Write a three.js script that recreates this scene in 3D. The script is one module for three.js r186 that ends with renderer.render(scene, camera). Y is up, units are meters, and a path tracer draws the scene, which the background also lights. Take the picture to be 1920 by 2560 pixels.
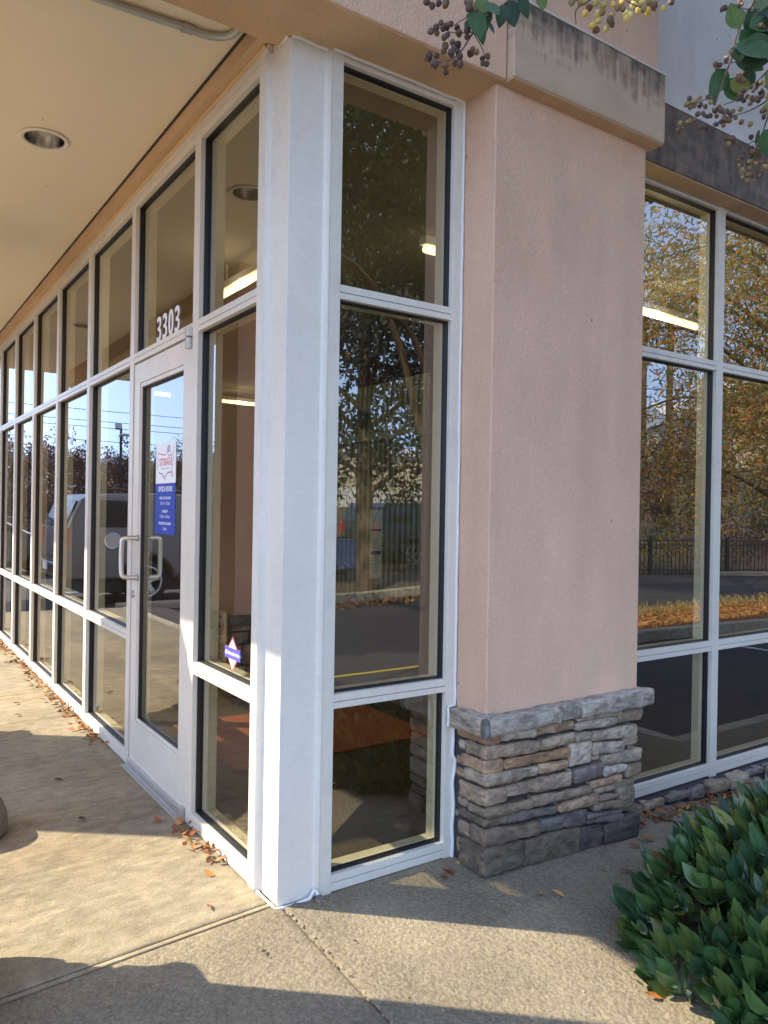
import * as THREE from 'three';
import { RoundedBoxGeometry } from 'three/addons/geometries/RoundedBoxGeometry.js';
import { mergeGeometries, mergeVertices } from 'three/addons/utils/BufferGeometryUtils.js';
import { TextGeometry } from 'three/addons/geometries/TextGeometry.js';
import { FontLoader } from 'three/addons/loaders/FontLoader.js';

// ---------------------------------------------------------------- camera, sky, sun, exposure
const scene = new THREE.Scene();
const EYE = new THREE.Vector3(-1.1880, 1.3776, 2.3731);
const YAW = 34.256 * Math.PI / 180, PITCH = -0.112 * Math.PI / 180, ROLL = 0.928 * Math.PI / 180;
const FW = new THREE.Vector3(Math.sin(YAW) * Math.cos(PITCH), Math.sin(PITCH), -Math.cos(YAW) * Math.cos(PITCH));
const RT0 = new THREE.Vector3(Math.cos(YAW), 0, Math.sin(YAW)), UP0 = new THREE.Vector3().crossVectors(RT0, FW);
const RT = RT0.clone().multiplyScalar(Math.cos(ROLL)).addScaledVector(UP0, Math.sin(ROLL));
const UP = UP0.clone().multiplyScalar(Math.cos(ROLL)).addScaledVector(RT0, -Math.sin(ROLL));
const camera = new THREE.PerspectiveCamera(67.3795, 0.75, 0.05, 600);
camera.position.copy(EYE);
camera.quaternion.setFromRotationMatrix(new THREE.Matrix4().makeBasis(RT, UP, FW.clone().negate()));
camera.updateMatrixWorld();
const at = (u, v, d) => EYE.clone().addScaledVector(FW, d).addScaledVector(RT, (u - 960) / 1920.02 * d).addScaledVector(UP, -(v - 1280) / 1920.02 * d);

const renderer = new THREE.WebGLRenderer({ antialias: true });
renderer.setSize(768, 1024);
renderer.toneMapping = THREE.LinearToneMapping;
renderer.toneMappingExposure = 4.5;
renderer.shadowMap.enabled = true;

const SUN = new THREE.Vector3(-0.587, 0.643, -0.492).normalize();
const sun = new THREE.DirectionalLight(new THREE.Color(1.0, 0.88, 0.66), 2.2);
sun.position.copy(SUN).multiplyScalar(60);
sun.shadow.radius = 1; sun.shadow.mapSize.set(4096, 4096);
Object.assign(sun.shadow.camera, { left: -40, right: 40, top: 40, bottom: -40, near: 1, far: 200 });
sun.castShadow = true; scene.add(sun); scene.add(sun.target);
{ // clear autumn sky: deep blue overhead, paler to the horizon, a soft brightening round the sun
  const W = 512, H = 256, d = new Float32Array(W * H * 4);
  for (let j = 0; j < H; j++) for (let i = 0; i < W; i++) {
    const la = ((j + 0.5) / H - 0.5) * Math.PI, lo = ((i + 0.5) / W - 0.5) * 2 * Math.PI;
    const y = Math.sin(la), x = Math.cos(la) * Math.cos(lo), z = Math.cos(la) * Math.sin(lo);
    const c = x * SUN.x + y * SUN.y + z * SUN.z, h = Math.max(0, y), k = Math.exp(-h * 2.5), g = Math.exp((c - 1) * 14);
    const o = (j * W + i) * 4;
    const a = 0.93 + 0.07 * c; d[o] = a * (0.14 + 0.32 * k + 0.25 * g); d[o + 1] = a * (0.18 + 0.47 * k + 0.23 * g); d[o + 2] = a * (0.325 + 0.66 * k + 0.20 * g); d[o + 3] = 1;
  }
  const t = new THREE.DataTexture(d, W, H, THREE.RGBAFormat, THREE.FloatType);
  t.mapping = THREE.EquirectangularReflectionMapping; t.magFilter = t.minFilter = THREE.LinearFilter; t.needsUpdate = true;
  scene.background = t; scene.environment = t; scene.backgroundIntensity = 1.12; scene.environmentIntensity = 1.12;
}

// ---------------------------------------------------------------- random numbers, noise, textures
let seed = 12345;
const rnd = () => { seed = (seed + 0x6d2b79f5) | 0; let t = Math.imul(seed ^ (seed >>> 15), 1 | seed); t = (t + Math.imul(t ^ (t >>> 7), 61 | t)) ^ t; return ((t ^ (t >>> 14)) >>> 0) / 4294967296; };
const rr = (a, b) => a + (b - a) * rnd();
const reseed = (n) => { seed = n; };
const hash = (i, j, s) => { let h = Math.imul(i, 374761393) ^ Math.imul(j, 668265263) ^ Math.imul(s, 2246822519); h = Math.imul(h ^ (h >>> 13), 1274126177); return ((h ^ (h >>> 16)) >>> 0) / 4294967296; };
const sm = (t) => t * t * (3 - 2 * t);
function vnoise(x, y, px, py, s) { // periodic value noise
  const i = Math.floor(x), j = Math.floor(y), u = sm(x - i), v = sm(y - j), m = (a, n) => ((a % n) + n) % n;
  const a = hash(m(i, px), m(j, py), s), b = hash(m(i + 1, px), m(j, py), s), c = hash(m(i, px), m(j + 1, py), s), e = hash(m(i + 1, px), m(j + 1, py), s);
  return a + (b - a) * u + (c - a) * v + (a - b - c + e) * u * v;
}
function fbm(u, v, fx, fy, oct, s) { let a = 0, w = 0.5, t = 0; for (let k = 0; k < oct; k++) { a += w * vnoise(u * fx, v * fy, fx, fy, s + k); t += w; w *= 0.55; fx *= 2; fy *= 2; } return a / t; }
function n3(x, y, z, s) { return (vnoise(x + 100, y + 100, 4096, 4096, s) + vnoise(y + 100, z + 100, 4096, 4096, s + 7) + vnoise(z + 100, x + 100, 4096, 4096, s + 13)) / 3 * 2 - 1; }
function tex(N, tile, srgb, f, M = N) {
  const d = new Uint8Array(N * M * 4);
  for (let j = 0; j < M; j++) for (let i = 0; i < N; i++) {
    const c = f(i / N, j / M, i, j), o = (j * N + i) * 4;
    if (typeof c === 'number') d[o] = d[o + 1] = d[o + 2] = Math.max(0, Math.min(255, c * 255)); else for (let k = 0; k < 3; k++) d[o + k] = Math.max(0, Math.min(255, c[k] * 255));
    d[o + 3] = 255;
  }
  const t = new THREE.DataTexture(d, N, M, THREE.RGBAFormat); t.wrapS = t.wrapT = THREE.RepeatWrapping; t.magFilter = THREE.LinearFilter; t.minFilter = THREE.LinearMipmapLinearFilter; t.generateMipmaps = true;
  if (srgb) t.colorSpace = THREE.SRGBColorSpace; t.repeat.set(1 / tile, 1 / tile); t.needsUpdate = true; return t;
}
const lerp3 = (a, b, t) => [a[0] + (b[0] - a[0]) * t, a[1] + (b[1] - a[1]) * t, a[2] + (b[2] - a[2]) * t];
const cl = (x) => Math.max(0, Math.min(1, x));
const T = {};
T.conc = tex(1024, 1.9, true, (u, v, i, j) => {
  const a = fbm(u, v, 3, 5, 5, 11), st = fbm(u, v, 9, 70, 3, 31), g = hash(i, j, 5), g2 = hash(i >> 1, j >> 1, 9), b = fbm(u, v, 40, 60, 3, 77), w = cl((fbm(u, v, 2, 4, 4, 51) - 0.45) * 4);
  let k = 0.70 + 0.24 * (a - 0.5) + 0.10 * (st - 0.5) + 0.16 * (g - 0.5) + 0.20 * (b - 0.5);
  if (g2 > 0.985) k -= 0.14; if (g2 < 0.012) k += 0.12;
  return lerp3([k * 1.02, k * 0.97, k * 0.86], [k * 1.03, k * 0.955, k * 0.81], w);
});
T.concB = tex(1024, 1.9, false, (u, v, i, j) => 0.5 + 0.45 * (fbm(u, v, 26, 190, 3, 3) - 0.5) + 0.25 * (hash(i, j, 2) - 0.5) + 0.6 * (fbm(u, v, 60, 90, 3, 8) - 0.5));
T.agg = tex(1024, 1.3, true, (u, v, i, j) => {
  const a = fbm(u, v, 4, 4, 5, 21), g = hash(i >> 1, j >> 1, 6), b = fbm(u, v, 150, 150, 2, 27), e = hash(i, j, 61);
  let k = 0.63 + 0.22 * (a - 0.5) + 0.20 * (b - 0.5) + 0.12 * (e - 0.5); if (g > 0.975) k += 0.10; if (g < 0.03) k -= 0.12;
  return [k * 1.02, k * 0.965, k * 0.86];
});
T.aggB = tex(1024, 1.3, false, (u, v, i, j) => 0.5 + 0.9 * (fbm(u, v, 130, 130, 2, 27) - 0.5) + 0.3 * (hash(i, j, 41) - 0.5));
T.asph = tex(512, 2.2, true, (u, v, i, j) => { const k = 0.27 + 0.10 * (fbm(u, v, 4, 4, 4, 81) - 0.5) + 0.16 * (hash(i, j, 82) - 0.5); return [k, k, k * 1.02]; });
T.stucB = tex(1024, 0.42, false, (u, v, i, j) => 0.5 + 0.9 * (fbm(u, v, 64, 44, 3, 91) - 0.5) + 0.12 * (hash(i, j, 92) - 0.5));
T.stuc = tex(512, 2.1, true, (u, v, i, j) => { const a = fbm(u, v, 3, 3, 5, 95), b = fbm(u, v, 24, 5, 3, 97), g = hash(i, j, 98); const w = fbm(u, v, 11, 4, 4, 99); let k = 0.93 + 0.11 * (a - 0.5) + 0.06 * (b - 0.5) + 0.06 * (g - 0.5) + 0.06 * (w - 0.5); if (hash(i >> 1, j >> 1, 93) > 0.99993) k -= 0.35; return [k, k * (0.99 + 0.02 * a), k * (0.97 + 0.04 * a)]; });
T.stone = tex(512, 0.55, true, (u, v, i, j) => { const a = fbm(u, v, 5, 9, 5, 101), b = fbm(u, v, 20, 44, 4, 105), w = cl((fbm(u, v, 7, 7, 4, 108) - 0.55) * 5), g = hash(i, j, 107); const k = 0.86 + 0.5 * (a - 0.5) + 0.5 * (b - 0.5) + 0.12 * (g - 0.5); return [k + 0.16 * w, k * 0.97 + 0.16 * w, k * 0.93 + 0.17 * w]; });
T.stoneB = tex(512, 0.55, false, (u, v, i, j) => 0.5 + 1.0 * (fbm(u, v, 14, 34, 5, 105) - 0.5) + 0.15 * (hash(i, j, 111) - 0.5));
T.paint = tex(512, 0.9, true, (u, v, i, j) => { const gr = cl((fbm(u, v, 9, 7, 5, 124) - 0.60) * 5); const a = fbm(u, v, 4, 4, 5, 121), s = fbm(u, v, 60, 60, 3, 122); const k = 0.96 + 0.06 * (a - 0.5) + 0.04 * (s - 0.5) - 0.035 * gr; return [k, k * 0.995, k * 0.98]; });
T.bark = tex(256, 0.5, true, (u, v) => { const k = 0.6 + 0.8 * (fbm(u, v, 16, 4, 4, 131) - 0.5); return [k, k * 0.93, k * 0.85]; });
T.ceil = tex(512, 2.4, true, (u, v, i, j) => { const k = 0.95 + 0.06 * (fbm(u, v, 3, 3, 5, 141) - 0.5) - (hash(i >> 1, j >> 1, 145) > 0.9996 ? 0.3 : 0); return [k, k * 0.995, k * 0.985]; });
const mould = (heavy) => tex(512, 1, true, (u, v, i, j) => { // weathered stucco band: grey mould along the drip edge running down in thin ragged streaks
  const s = fbm(u, 0.5, 9, 1, 3, 151), s2 = fbm(u, v, 70, 3, 4, 152), f = fbm(u, v, 26, 12, 5, 153), a = fbm(u, v, 6, 3, 4, 155), g = hash(i, j, 156);
  const reach = heavy + 0.34 * (s - 0.5) + 0.5 * (s2 - 0.5) + 0.3 * (f - 0.5), m = cl((v - (1 - reach)) / 0.5) * (0.5 + 0.55 * s2 + 0.5 * (f - 0.5) + 0.3 * (g - 0.5));
  const k = 0.90 + 0.14 * (a - 0.5) + 0.05 * (g - 0.5); return lerp3([k, k * 0.985, k * 0.955], [0.40, 0.41, 0.43], cl(m));
}, 256);
T.stain = mould(0.42); T.stain2 = mould(1.25); T.stain2.repeat.set(1, 1);
T.stain.repeat.set(1, 1);
T.wave = tex(256, 1.1, false, (u, v) => { const e = 1 / 256, h = (a, b) => fbm(((a % 1) + 1) % 1, ((b % 1) + 1) % 1, 2, 3, 1, 161); const k = 0.9; return [0.5 + k * (h(u - e, v) - h(u + e, v)), 0.5 + k * (h(u, v - e) - h(u, v + e)), 1]; });
T.leaf = tex(128, 1, true, (u, v) => { const m = Math.abs(u - 0.5), vein = Math.abs(((v * 9 + m * 6) % 1) - 0.5); let k = 0.86 + 0.2 * (fbm(u, v, 6, 6, 3, 171) - 0.5) + (vein > 0.44 ? 0.08 : 0); if (m < 0.03) k += 0.28; return [k, k, k * 0.9]; });
T.leaf.repeat.set(1, 1);
T.corr = tex(256, 1, true, (u, v, i, j) => { const k = 0.9 + 0.12 * (fbm(u, v, 4, 8, 4, 181) - 0.5); return [k, k, k]; });

const M = {};
const mat = (name, o) => { const m = new (o.transmission || o.clearcoat ? THREE.MeshPhysicalMaterial : THREE.MeshStandardMaterial)(o); m.name = name; M[name] = m; return m; };
const C = (r, g, b) => new THREE.Color().setRGB(r, g, b);
mat('concrete', { color: C(0.565, 0.535, 0.475), map: T.conc, bumpMap: T.concB, bumpScale: 0.0045, roughness: 0.93 });
mat('aggregate', { color: C(0.62, 0.58, 0.50), map: T.agg, bumpMap: T.aggB, bumpScale: 0.004, roughness: 0.95 });
mat('joint', { color: C(0.055, 0.045, 0.05), roughness: 1 });
mat('jointBoard', { color: C(0.62, 0.58, 0.52), map: T.conc, roughness: 0.95 });
mat('asphalt', { color: C(0.85, 0.82, 0.79), map: T.asph, roughness: 0.95 });
mat('soil', { color: C(0.12, 0.085, 0.055), roughness: 1 });
mat('kerb', { color: C(0.9, 0.88, 0.84), map: T.conc, roughness: 0.95 });
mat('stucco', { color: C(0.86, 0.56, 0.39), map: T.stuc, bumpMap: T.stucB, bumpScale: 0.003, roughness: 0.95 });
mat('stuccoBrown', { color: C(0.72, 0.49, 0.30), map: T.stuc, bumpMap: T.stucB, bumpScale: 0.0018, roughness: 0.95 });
mat('stuccoGrey', { color: C(0.78, 0.755, 0.72), map: T.stuc, bumpMap: T.stucB, bumpScale: 0.002, roughness: 0.95 });
mat('stained', { color: C(0.74, 0.56, 0.41), map: T.stain, bumpMap: T.stucB, bumpScale: 0.0024, roughness: 0.95 });
mat('stainedDark', { color: C(0.74, 0.56, 0.41), map: T.stain2, bumpMap: T.stucB, bumpScale: 0.002, roughness: 0.95 });
mat('ceiling', { color: C(0.95, 0.86, 0.66), map: T.ceil, roughness: 0.85 });
mat('white', { color: C(0.86, 0.82, 0.74), map: T.paint, roughness: 0.42 });
mat('frame', { color: C(0.80, 0.765, 0.68), map: T.paint, roughness: 0.4 });
mat('frameDark', { color: C(0.52, 0.50, 0.46), metalness: 0.6, roughness: 0.4 });
mat('frameInner', { color: C(0.42, 0.39, 0.29), roughness: 0.5 });
mat('caulk', { color: C(0.82, 0.82, 0.79), roughness: 0.55 });
mat('caulkTan', { color: C(0.72, 0.5, 0.25), roughness: 0.7 });
mat('gasket', { color: C(0.018, 0.018, 0.022), roughness: 0.45 });
mat('alu', { color: C(0.62, 0.61, 0.58), metalness: 0.85, roughness: 0.36 });
mat('chrome', { color: C(0.75, 0.74, 0.70), metalness: 1, roughness: 0.16 });
mat('zinc', { color: C(0.5, 0.5, 0.49), metalness: 0.7, roughness: 0.45 });
mat('glass', { color: C(0.70, 0.69, 0.58), transmission: 1, thickness: 0, roughness: 0, ior: 2.6, normalMap: T.wave, normalScale: new THREE.Vector2(0.006, 0.006) });
mat('stone', { color: C(1, 1, 1), vertexColors: true, map: T.stone, bumpMap: T.stoneB, bumpScale: 0.008, roughness: 0.95 });
mat('innerWall', { color: C(0.19, 0.14, 0.10), roughness: 0.9 });  // room wall, ceiling and floor colours kept dark to stand in for dim light
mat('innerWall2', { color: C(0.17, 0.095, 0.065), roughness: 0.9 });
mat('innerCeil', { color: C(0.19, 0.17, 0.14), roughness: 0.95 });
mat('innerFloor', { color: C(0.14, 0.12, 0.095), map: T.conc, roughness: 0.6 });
mat('rug', { color: C(0.42, 0.12, 0.05), map: T.stuc, bumpMap: T.stucB, bumpScale: 0.003, roughness: 1 });
mat('corrugated', { color: C(0.20, 0.19, 0.12), map: T.corr, roughness: 0.45, metalness: 0.3 });
mat('tube', { color: C(0.9, 0.9, 0.85), emissive: C(1.0, 0.92, 0.50), emissiveIntensity: 0.75, roughness: 0.5 });
mat('signWhite', { color: C(0.85, 0.85, 0.85), roughness: 0.5 });
mat('signBlue', { color: C(0.045, 0.10, 0.52), roughness: 0.5 });
mat('bark', { color: C(0.30, 0.25, 0.20), map: T.bark, roughness: 1 });
mat('leafGreen', { color: C(1, 1, 1), vertexColors: true, map: T.leaf, roughness: 0.3, transmission: 0.22, thickness: 0, side: THREE.DoubleSide });
mat('leafThin', { color: C(1, 1, 1), vertexColors: true, map: T.leaf, roughness: 0.7, transmission: 0.42, thickness: 0, side: THREE.DoubleSide });
mat('leafDry', { color: C(1, 1, 1), vertexColors: true, map: T.leaf, roughness: 0.85, side: THREE.DoubleSide });
mat('crown', { color: C(1, 1, 1), roughness: 0.7, transmission: 0.45, thickness: 0, side: THREE.DoubleSide });
mat('grassBlade', { color: C(1, 1, 1), roughness: 0.9, side: THREE.DoubleSide });
mat('pod', { color: C(1, 1, 1), vertexColors: true, roughness: 0.75 });
mat('black', { color: C(0.015, 0.015, 0.015), roughness: 0.6 });
mat('iron', { color: C(0.02, 0.02, 0.022), roughness: 0.5 });
mat('rubber', { color: C(0.02, 0.02, 0.02), roughness: 0.9 });
mat('carSilver', { color: C(0.19, 0.18, 0.165), metalness: 0.55, roughness: 0.28 });
mat('carBlue', { color: C(0.16, 0.22, 0.38), metalness: 0.4, roughness: 0.25 });
mat('carDark', { color: C(0.05, 0.06, 0.07), metalness: 0.4, roughness: 0.25 });
mat('carRed', { color: C(0.45, 0.02, 0.02), roughness: 0.3 });
mat('carGlass', { color: C(0.02, 0.025, 0.028), roughness: 0.06 });
mat('yellow', { color: C(0.62, 0.45, 0.04), roughness: 0.9 });
mat('lineWhite', { color: C(0.6, 0.6, 0.58), roughness: 0.9 });
mat('cream', { color: C(0.66, 0.58, 0.42), roughness: 0.8 });
mat('aptWall', { color: C(0.62, 0.50, 0.40), roughness: 0.9 });
mat('aptTrim', { color: C(0.78, 0.77, 0.74), roughness: 0.8 });
mat('aptRoof', { color: C(0.24, 0.22, 0.21), roughness: 0.9 });
mat('brickFar', { color: C(0.26, 0.12, 0.08), roughness: 0.9 });
mat('wood', { color: C(0.34, 0.30, 0.25), map: T.bark, roughness: 1 });

// ---------------------------------------------------------------- geometry helpers
function wuv(g) { // uv in metres from the dominant axis of each face
  if (g.index) g = g.toNonIndexed();
  const p = g.attributes.position, uv = new Float32Array(p.count * 2), a = new THREE.Vector3(), b = new THREE.Vector3(), c = new THREE.Vector3();
  for (let i = 0; i < p.count; i += 3) {
    a.fromBufferAttribute(p, i); b.fromBufferAttribute(p, i + 1); c.fromBufferAttribute(p, i + 2);
    const n = b.clone().sub(a).cross(c.clone().sub(a)), x = Math.abs(n.x), y = Math.abs(n.y), z = Math.abs(n.z);
    [a, b, c].forEach((q, k) => { const o = (i + k) * 2; if (y >= x && y >= z) { uv[o] = q.x; uv[o + 1] = q.z; } else if (x >= z) { uv[o] = q.z; uv[o + 1] = q.y; } else { uv[o] = q.x; uv[o + 1] = q.y; } });
  }
  g.setAttribute('uv', new THREE.BufferAttribute(uv, 2)); return g;
}
function bx(x0, x1, y0, y1, z0, z1, r = 0.0015) {
  const w = x1 - x0, h = y1 - y0, d = z1 - z0; let g;
  r = Math.min(r, w / 3, h / 3, d / 3);
  g = r > 0 ? new RoundedBoxGeometry(w, h, d, 1, r) : new THREE.BoxGeometry(w, h, d);
  g.translate((x0 + x1) / 2, (y0 + y1) / 2, (z0 + z1) / 2); return wuv(g);
}
const clean = (g) => { if (g.index) g = g.toNonIndexed(); for (const k of Object.keys(g.attributes)) if (!['position', 'normal', 'uv', 'color'].includes(k)) g.deleteAttribute(k); return g; };
const merge = (gs) => gs.length === 1 ? gs[0] : mergeGeometries(gs.map(clean));
function tube(pts, r, seg = 6, n) { const c = new THREE.CatmullRomCurve3(pts.map((p) => p.isVector3 ? p : new THREE.Vector3(...p)), false, 'catmullrom', 0.3); return new THREE.TubeGeometry(c, n ?? Math.max(2, pts.length * 4), r, seg, false); }
function taper(pts, r0, r1, seg = 8) { // tapered limb
  const c = new THREE.CatmullRomCurve3(pts.map((p) => p.isVector3 ? p : new THREE.Vector3(...p))), n = pts.length * 4, g = new THREE.TubeGeometry(c, n, 1, seg, false), p = g.attributes.position;
  for (let i = 0; i <= n; i++) { const q = c.getPointAt(i / n), r = r0 + (r1 - r0) * i / n; for (let j = 0; j <= seg; j++) { const o = i * (seg + 1) + j; p.setXYZ(o, q.x + (p.getX(o) - q.x) * r, q.y + (p.getY(o) - q.y) * r, q.z + (p.getZ(o) - q.z) * r); } }
  g.computeVertexNormals(); return g;
}
const cyl = (r0, r1, h, x, y, z, seg = 16, ax = 'y') => { const g = new THREE.CylinderGeometry(r1, r0, h, seg); if (ax === 'x') g.rotateZ(Math.PI / 2); if (ax === 'z') g.rotateX(Math.PI / 2); g.translate(x, y, z); return g; };
function paint(g, r, gg, b) { const n = g.attributes.position.count, a = new Float32Array(n * 3); for (let i = 0; i < n; i++) { a[3 * i] = r; a[3 * i + 1] = gg; a[3 * i + 2] = b; } g.setAttribute('color', new THREE.BufferAttribute(a, 3)); return g; }
const taken = {};
function numbered(n) { const base = n.replace(/_\d{3}$/, ''); const k = taken[base] = (taken[base] ?? -1) + 1; return k ? base + '_' + String(k).padStart(3, '0') : base; }
function obj(name, geos, m, parent = scene) {
  const o = new THREE.Mesh(Array.isArray(geos) ? merge(geos) : geos, typeof m === 'string' ? M[m] : m); o.name = parent === scene ? numbered(name) : name; o.castShadow = o.receiveShadow = true; parent.add(o); return o;
}
function thing(name, label, category, pos = [0, 0, 0], group) { const o = new THREE.Group(); o.name = numbered(name); o.position.set(...pos); scene.add(o); o.userData = { label, category }; if (group) o.userData.group = group; return o; }
function tag(o, label, category, group) { o.userData = { label, category }; if (group) o.userData.group = group; return o; }
function part(name, parent, label) { const o = new THREE.Group(); o.name = name; parent.add(o); if (label) o.userData.label = label; return o; }
function struct(name, geos, m) { const o = obj(name, geos, m); o.userData.kind = 'structure'; return o; }
function stuff(o) { o.userData.kind = 'stuff'; return o; }
function canvasTex(w, h, draw) { const c = document.createElement('canvas'); c.width = w; c.height = h; const g = c.getContext('2d'); draw(g, w, h); const t = new THREE.CanvasTexture(c); t.colorSpace = THREE.SRGBColorSpace; t.anisotropy = 8; return t; }
// ---------------------------------------------------------------- ground: walk slabs, joints, lot, kerbs
const H = (x, z) => -0.018 * Math.max(0, -x) - 0.045 * Math.max(0, z) - 0.05 * Math.min(Math.max(x - 0.8, 0), 1.8);
const onZ = (u, v, z) => { const d = at(u, v, 1).sub(EYE), t = (z - EYE.z) / d.z; return EYE.clone().addScaledVector(d, t); };
const onX = (u, v, x) => { const d = at(u, v, 1).sub(EYE), t = (x - EYE.x) / d.x; return EYE.clone().addScaledVector(d, t); };
function slabGeo(c, n, m, lift = 0, skirt = 0.09, chip = 0.0015) { // c: four [x,z] corners; rounded arris all round
  const pos = [], idx = [], W = n + 3, V = m + 3, par = (i, k) => i === 0 ? 0 : i === 1 ? 0.004 : i === k + 1 ? 0.996 : i === k + 2 ? 1 : (i - 1) / k;
  for (let j = 0; j < V; j++) for (let i = 0; i < W; i++) {
    const u = par(i, n), v = par(j, m), e = i === 0 || j === 0 || i === W - 1 || j === V - 1;
    let x = (c[0][0] * (1 - u) + c[1][0] * u) * (1 - v) + (c[3][0] * (1 - u) + c[2][0] * u) * v, z = (c[0][1] * (1 - u) + c[1][1] * u) * (1 - v) + (c[3][1] * (1 - u) + c[2][1] * u) * v;
    if (e) { x += chip * n3(x * 60, 0, z * 60, 3); z += chip * n3(x * 60, 5, z * 60, 4); }
    pos.push(x, H(x, z) + lift + 0.0018 * n3(x * 3, 1, z * 3, 9) - (e ? 0.006 : 0), z);
  }
  for (let j = 0; j < V - 1; j++) for (let i = 0; i < W - 1; i++) { const a = j * W + i; idx.push(a, a + W, a + 1, a + 1, a + W, a + W + 1); }
  const ring = []; for (let i = 0; i < W; i++) ring.push(i); for (let j = 1; j < V; j++) ring.push(j * W + W - 1); for (let i = W - 2; i >= 0; i--) ring.push((V - 1) * W + i); for (let j = V - 2; j >= 0; j--) ring.push(j * W);
  const g = new THREE.BufferGeometry(); g.setAttribute('position', new THREE.Float32BufferAttribute(pos, 3)); g.setIndex(idx); g.computeVertexNormals();
  const sp = [], si = []; ring.forEach((r, k) => { const x = pos[3 * r], y = pos[3 * r + 1], z = pos[3 * r + 2]; sp.push(x, y, z, x, y - skirt, z); if (k) { const a = 2 * k - 2; si.push(a, a + 1, a + 2, a + 2, a + 1, a + 3); } });
  const s = new THREE.BufferGeometry(); s.setAttribute('position', new THREE.Float32BufferAttribute(sp, 3)); s.setIndex(si); s.computeVertexNormals();
  return merge([wuv(g), wuv(s)]);
}
const walk = part('sidewalk', scene); walk.userData.kind = 'structure';
const jz = (x) => -0.072 - 0.058 * x; // the wide expansion joint beside the corner post
const L = -2.35;
obj('slab', slabGeo([[L, -1.808], [0.012, -1.808], [0.012, jz(0)], [L, jz(L)]], 60, 40), 'concrete', walk);
obj('slab', slabGeo([[L, -3.728], [0.012, -3.728], [0.012, -1.817], [L, -1.817]], 40, 30), 'concrete', walk);
obj('slab', slabGeo([[-1.78, -5.53], [0.012, -5.53], [0.012, -3.737], [L, -3.737]], 30, 20), 'concrete', walk);
obj('slab', slabGeo([[-1.78, -7.2], [0.012, -7.2], [0.012, -5.538], [-1.78, -5.538]], 20, 12), 'concrete', walk);
obj('slab', slabGeo([[-1.78, -8.5], [0.012, -8.5], [0.012, -7.208], [-1.78, -7.208]], 20, 12), 'concrete', walk);
obj('slab', slabGeo([[L, jz(L) + 0.042], [0.031, jz(0.03) + 0.04], [0.031, 1.75], [L, 1.75]], 60, 50), 'aggregate', walk);
obj('slab', slabGeo([[L, 1.757], [0.031, 1.757], [0.031, 3.9], [L, 3.9]], 20, 20), 'aggregate', walk);
obj('slab', slabGeo([[0.037, -0.022], [1.664, -0.022], [1.664, 1.75], [0.037, 1.75]], 60, 50), 'aggregate', walk);
obj('slab', slabGeo([[1.672, -0.022], [3.3, -0.022], [3.3, 1.75], [1.672, 1.75]], 40, 40), 'aggregate', walk);
obj('slab', slabGeo([[3.308, -0.022], [5.2, -0.022], [5.2, 0.62], [3.308, 0.62]], 30, 12), 'aggregate', walk);
for (let i = 0; i < 3; i++) for (let j = 0; j < 4; j++) obj('slab', slabGeo([[-2.52 - 2.2 * i - 2.19, -3.4 + 1.9 * j], [-2.52 - 2.2 * i, -3.4 + 1.9 * j], [-2.52 - 2.2 * i, -3.4 + 1.9 * j + 1.89], [-2.52 - 2.2 * i - 2.19, -3.4 + 1.9 * j + 1.89]], 6, 6, -0.01, 0.3), 'concrete', walk); // unseen apron left of the picture, added to bounce sunlight onto the ceiling
obj('joint_board', slabGeo([[L, jz(L) + 0.013], [0.03, jz(0.03) + 0.011], [0.03, jz(0.03) + 0.029], [L, jz(L) + 0.029]], 90, 1, -0.004, 0.06, 0.002), 'jointBoard', walk);
{ // the bed under the slabs, seen only down in the open joints
  const g = new THREE.PlaneGeometry(7.7, 12.4, 60, 90); g.rotateX(-Math.PI / 2); g.translate(1.45, 0, -2.3); const p = g.attributes.position;
  for (let i = 0; i < p.count; i++) p.setY(i, H(p.getX(i), p.getZ(i)) - 0.028); g.computeVertexNormals(); obj('joint_bed', g, 'joint', walk);
}
const GY = -0.27;
struct('ground', wuv(new THREE.PlaneGeometry(900, 900).rotateX(-Math.PI / 2).translate(0, GY - 0.03, 0)), 'soil');
struct('parking_lot', wuv(new THREE.PlaneGeometry(120, 120).rotateX(-Math.PI / 2).translate(0, GY, 0)), 'asphalt');
{ // kerb of the walk, along the lot and round the ramp
  const run = (pts, w, top) => { const g = []; for (let i = 0; i < pts.length - 1; i++) { const [x0, z0] = pts[i], [x1, z1] = pts[i + 1], l = Math.hypot(x1 - x0, z1 - z0), n = Math.max(1, Math.round(l / 0.9)); for (let k = 0; k < n; k++) { const b = bx(0, l / n - 0.006, GY - 0.02, top, -w / 2, w / 2, 0.018); b.rotateY(-Math.atan2(z1 - z0, x1 - x0)); b.translate(x0 + (x1 - x0) * k / n, 0, z0 + (z1 - z0) * k / n); g.push(b); } } return g; };
  struct('kerb', run([[-1.86, -8.6], [-1.86, -5.6], [-2.43, -3.7], [-2.43, 3.95], [0.6, 3.95]], 0.15, -0.035), 'kerb');
  struct('kerb', run([[3.36, 1.82], [3.36, 0.70], [5.3, 0.70]], 0.12, -0.13), 'kerb');
  // the planted island across the lot, with its kerb, and the far kerb at the foot of the trees
  struct('kerb', run([[6.6, 3.75], [7.2, 3.95], [14.5, 3.35]], 0.16, GY + 0.14), 'kerb');
  struct('kerb', run([[4.6, 9.15], [6.4, 9.35], [9.4, 10.2]], 0.18, GY + 0.15), 'kerb');
}
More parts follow.
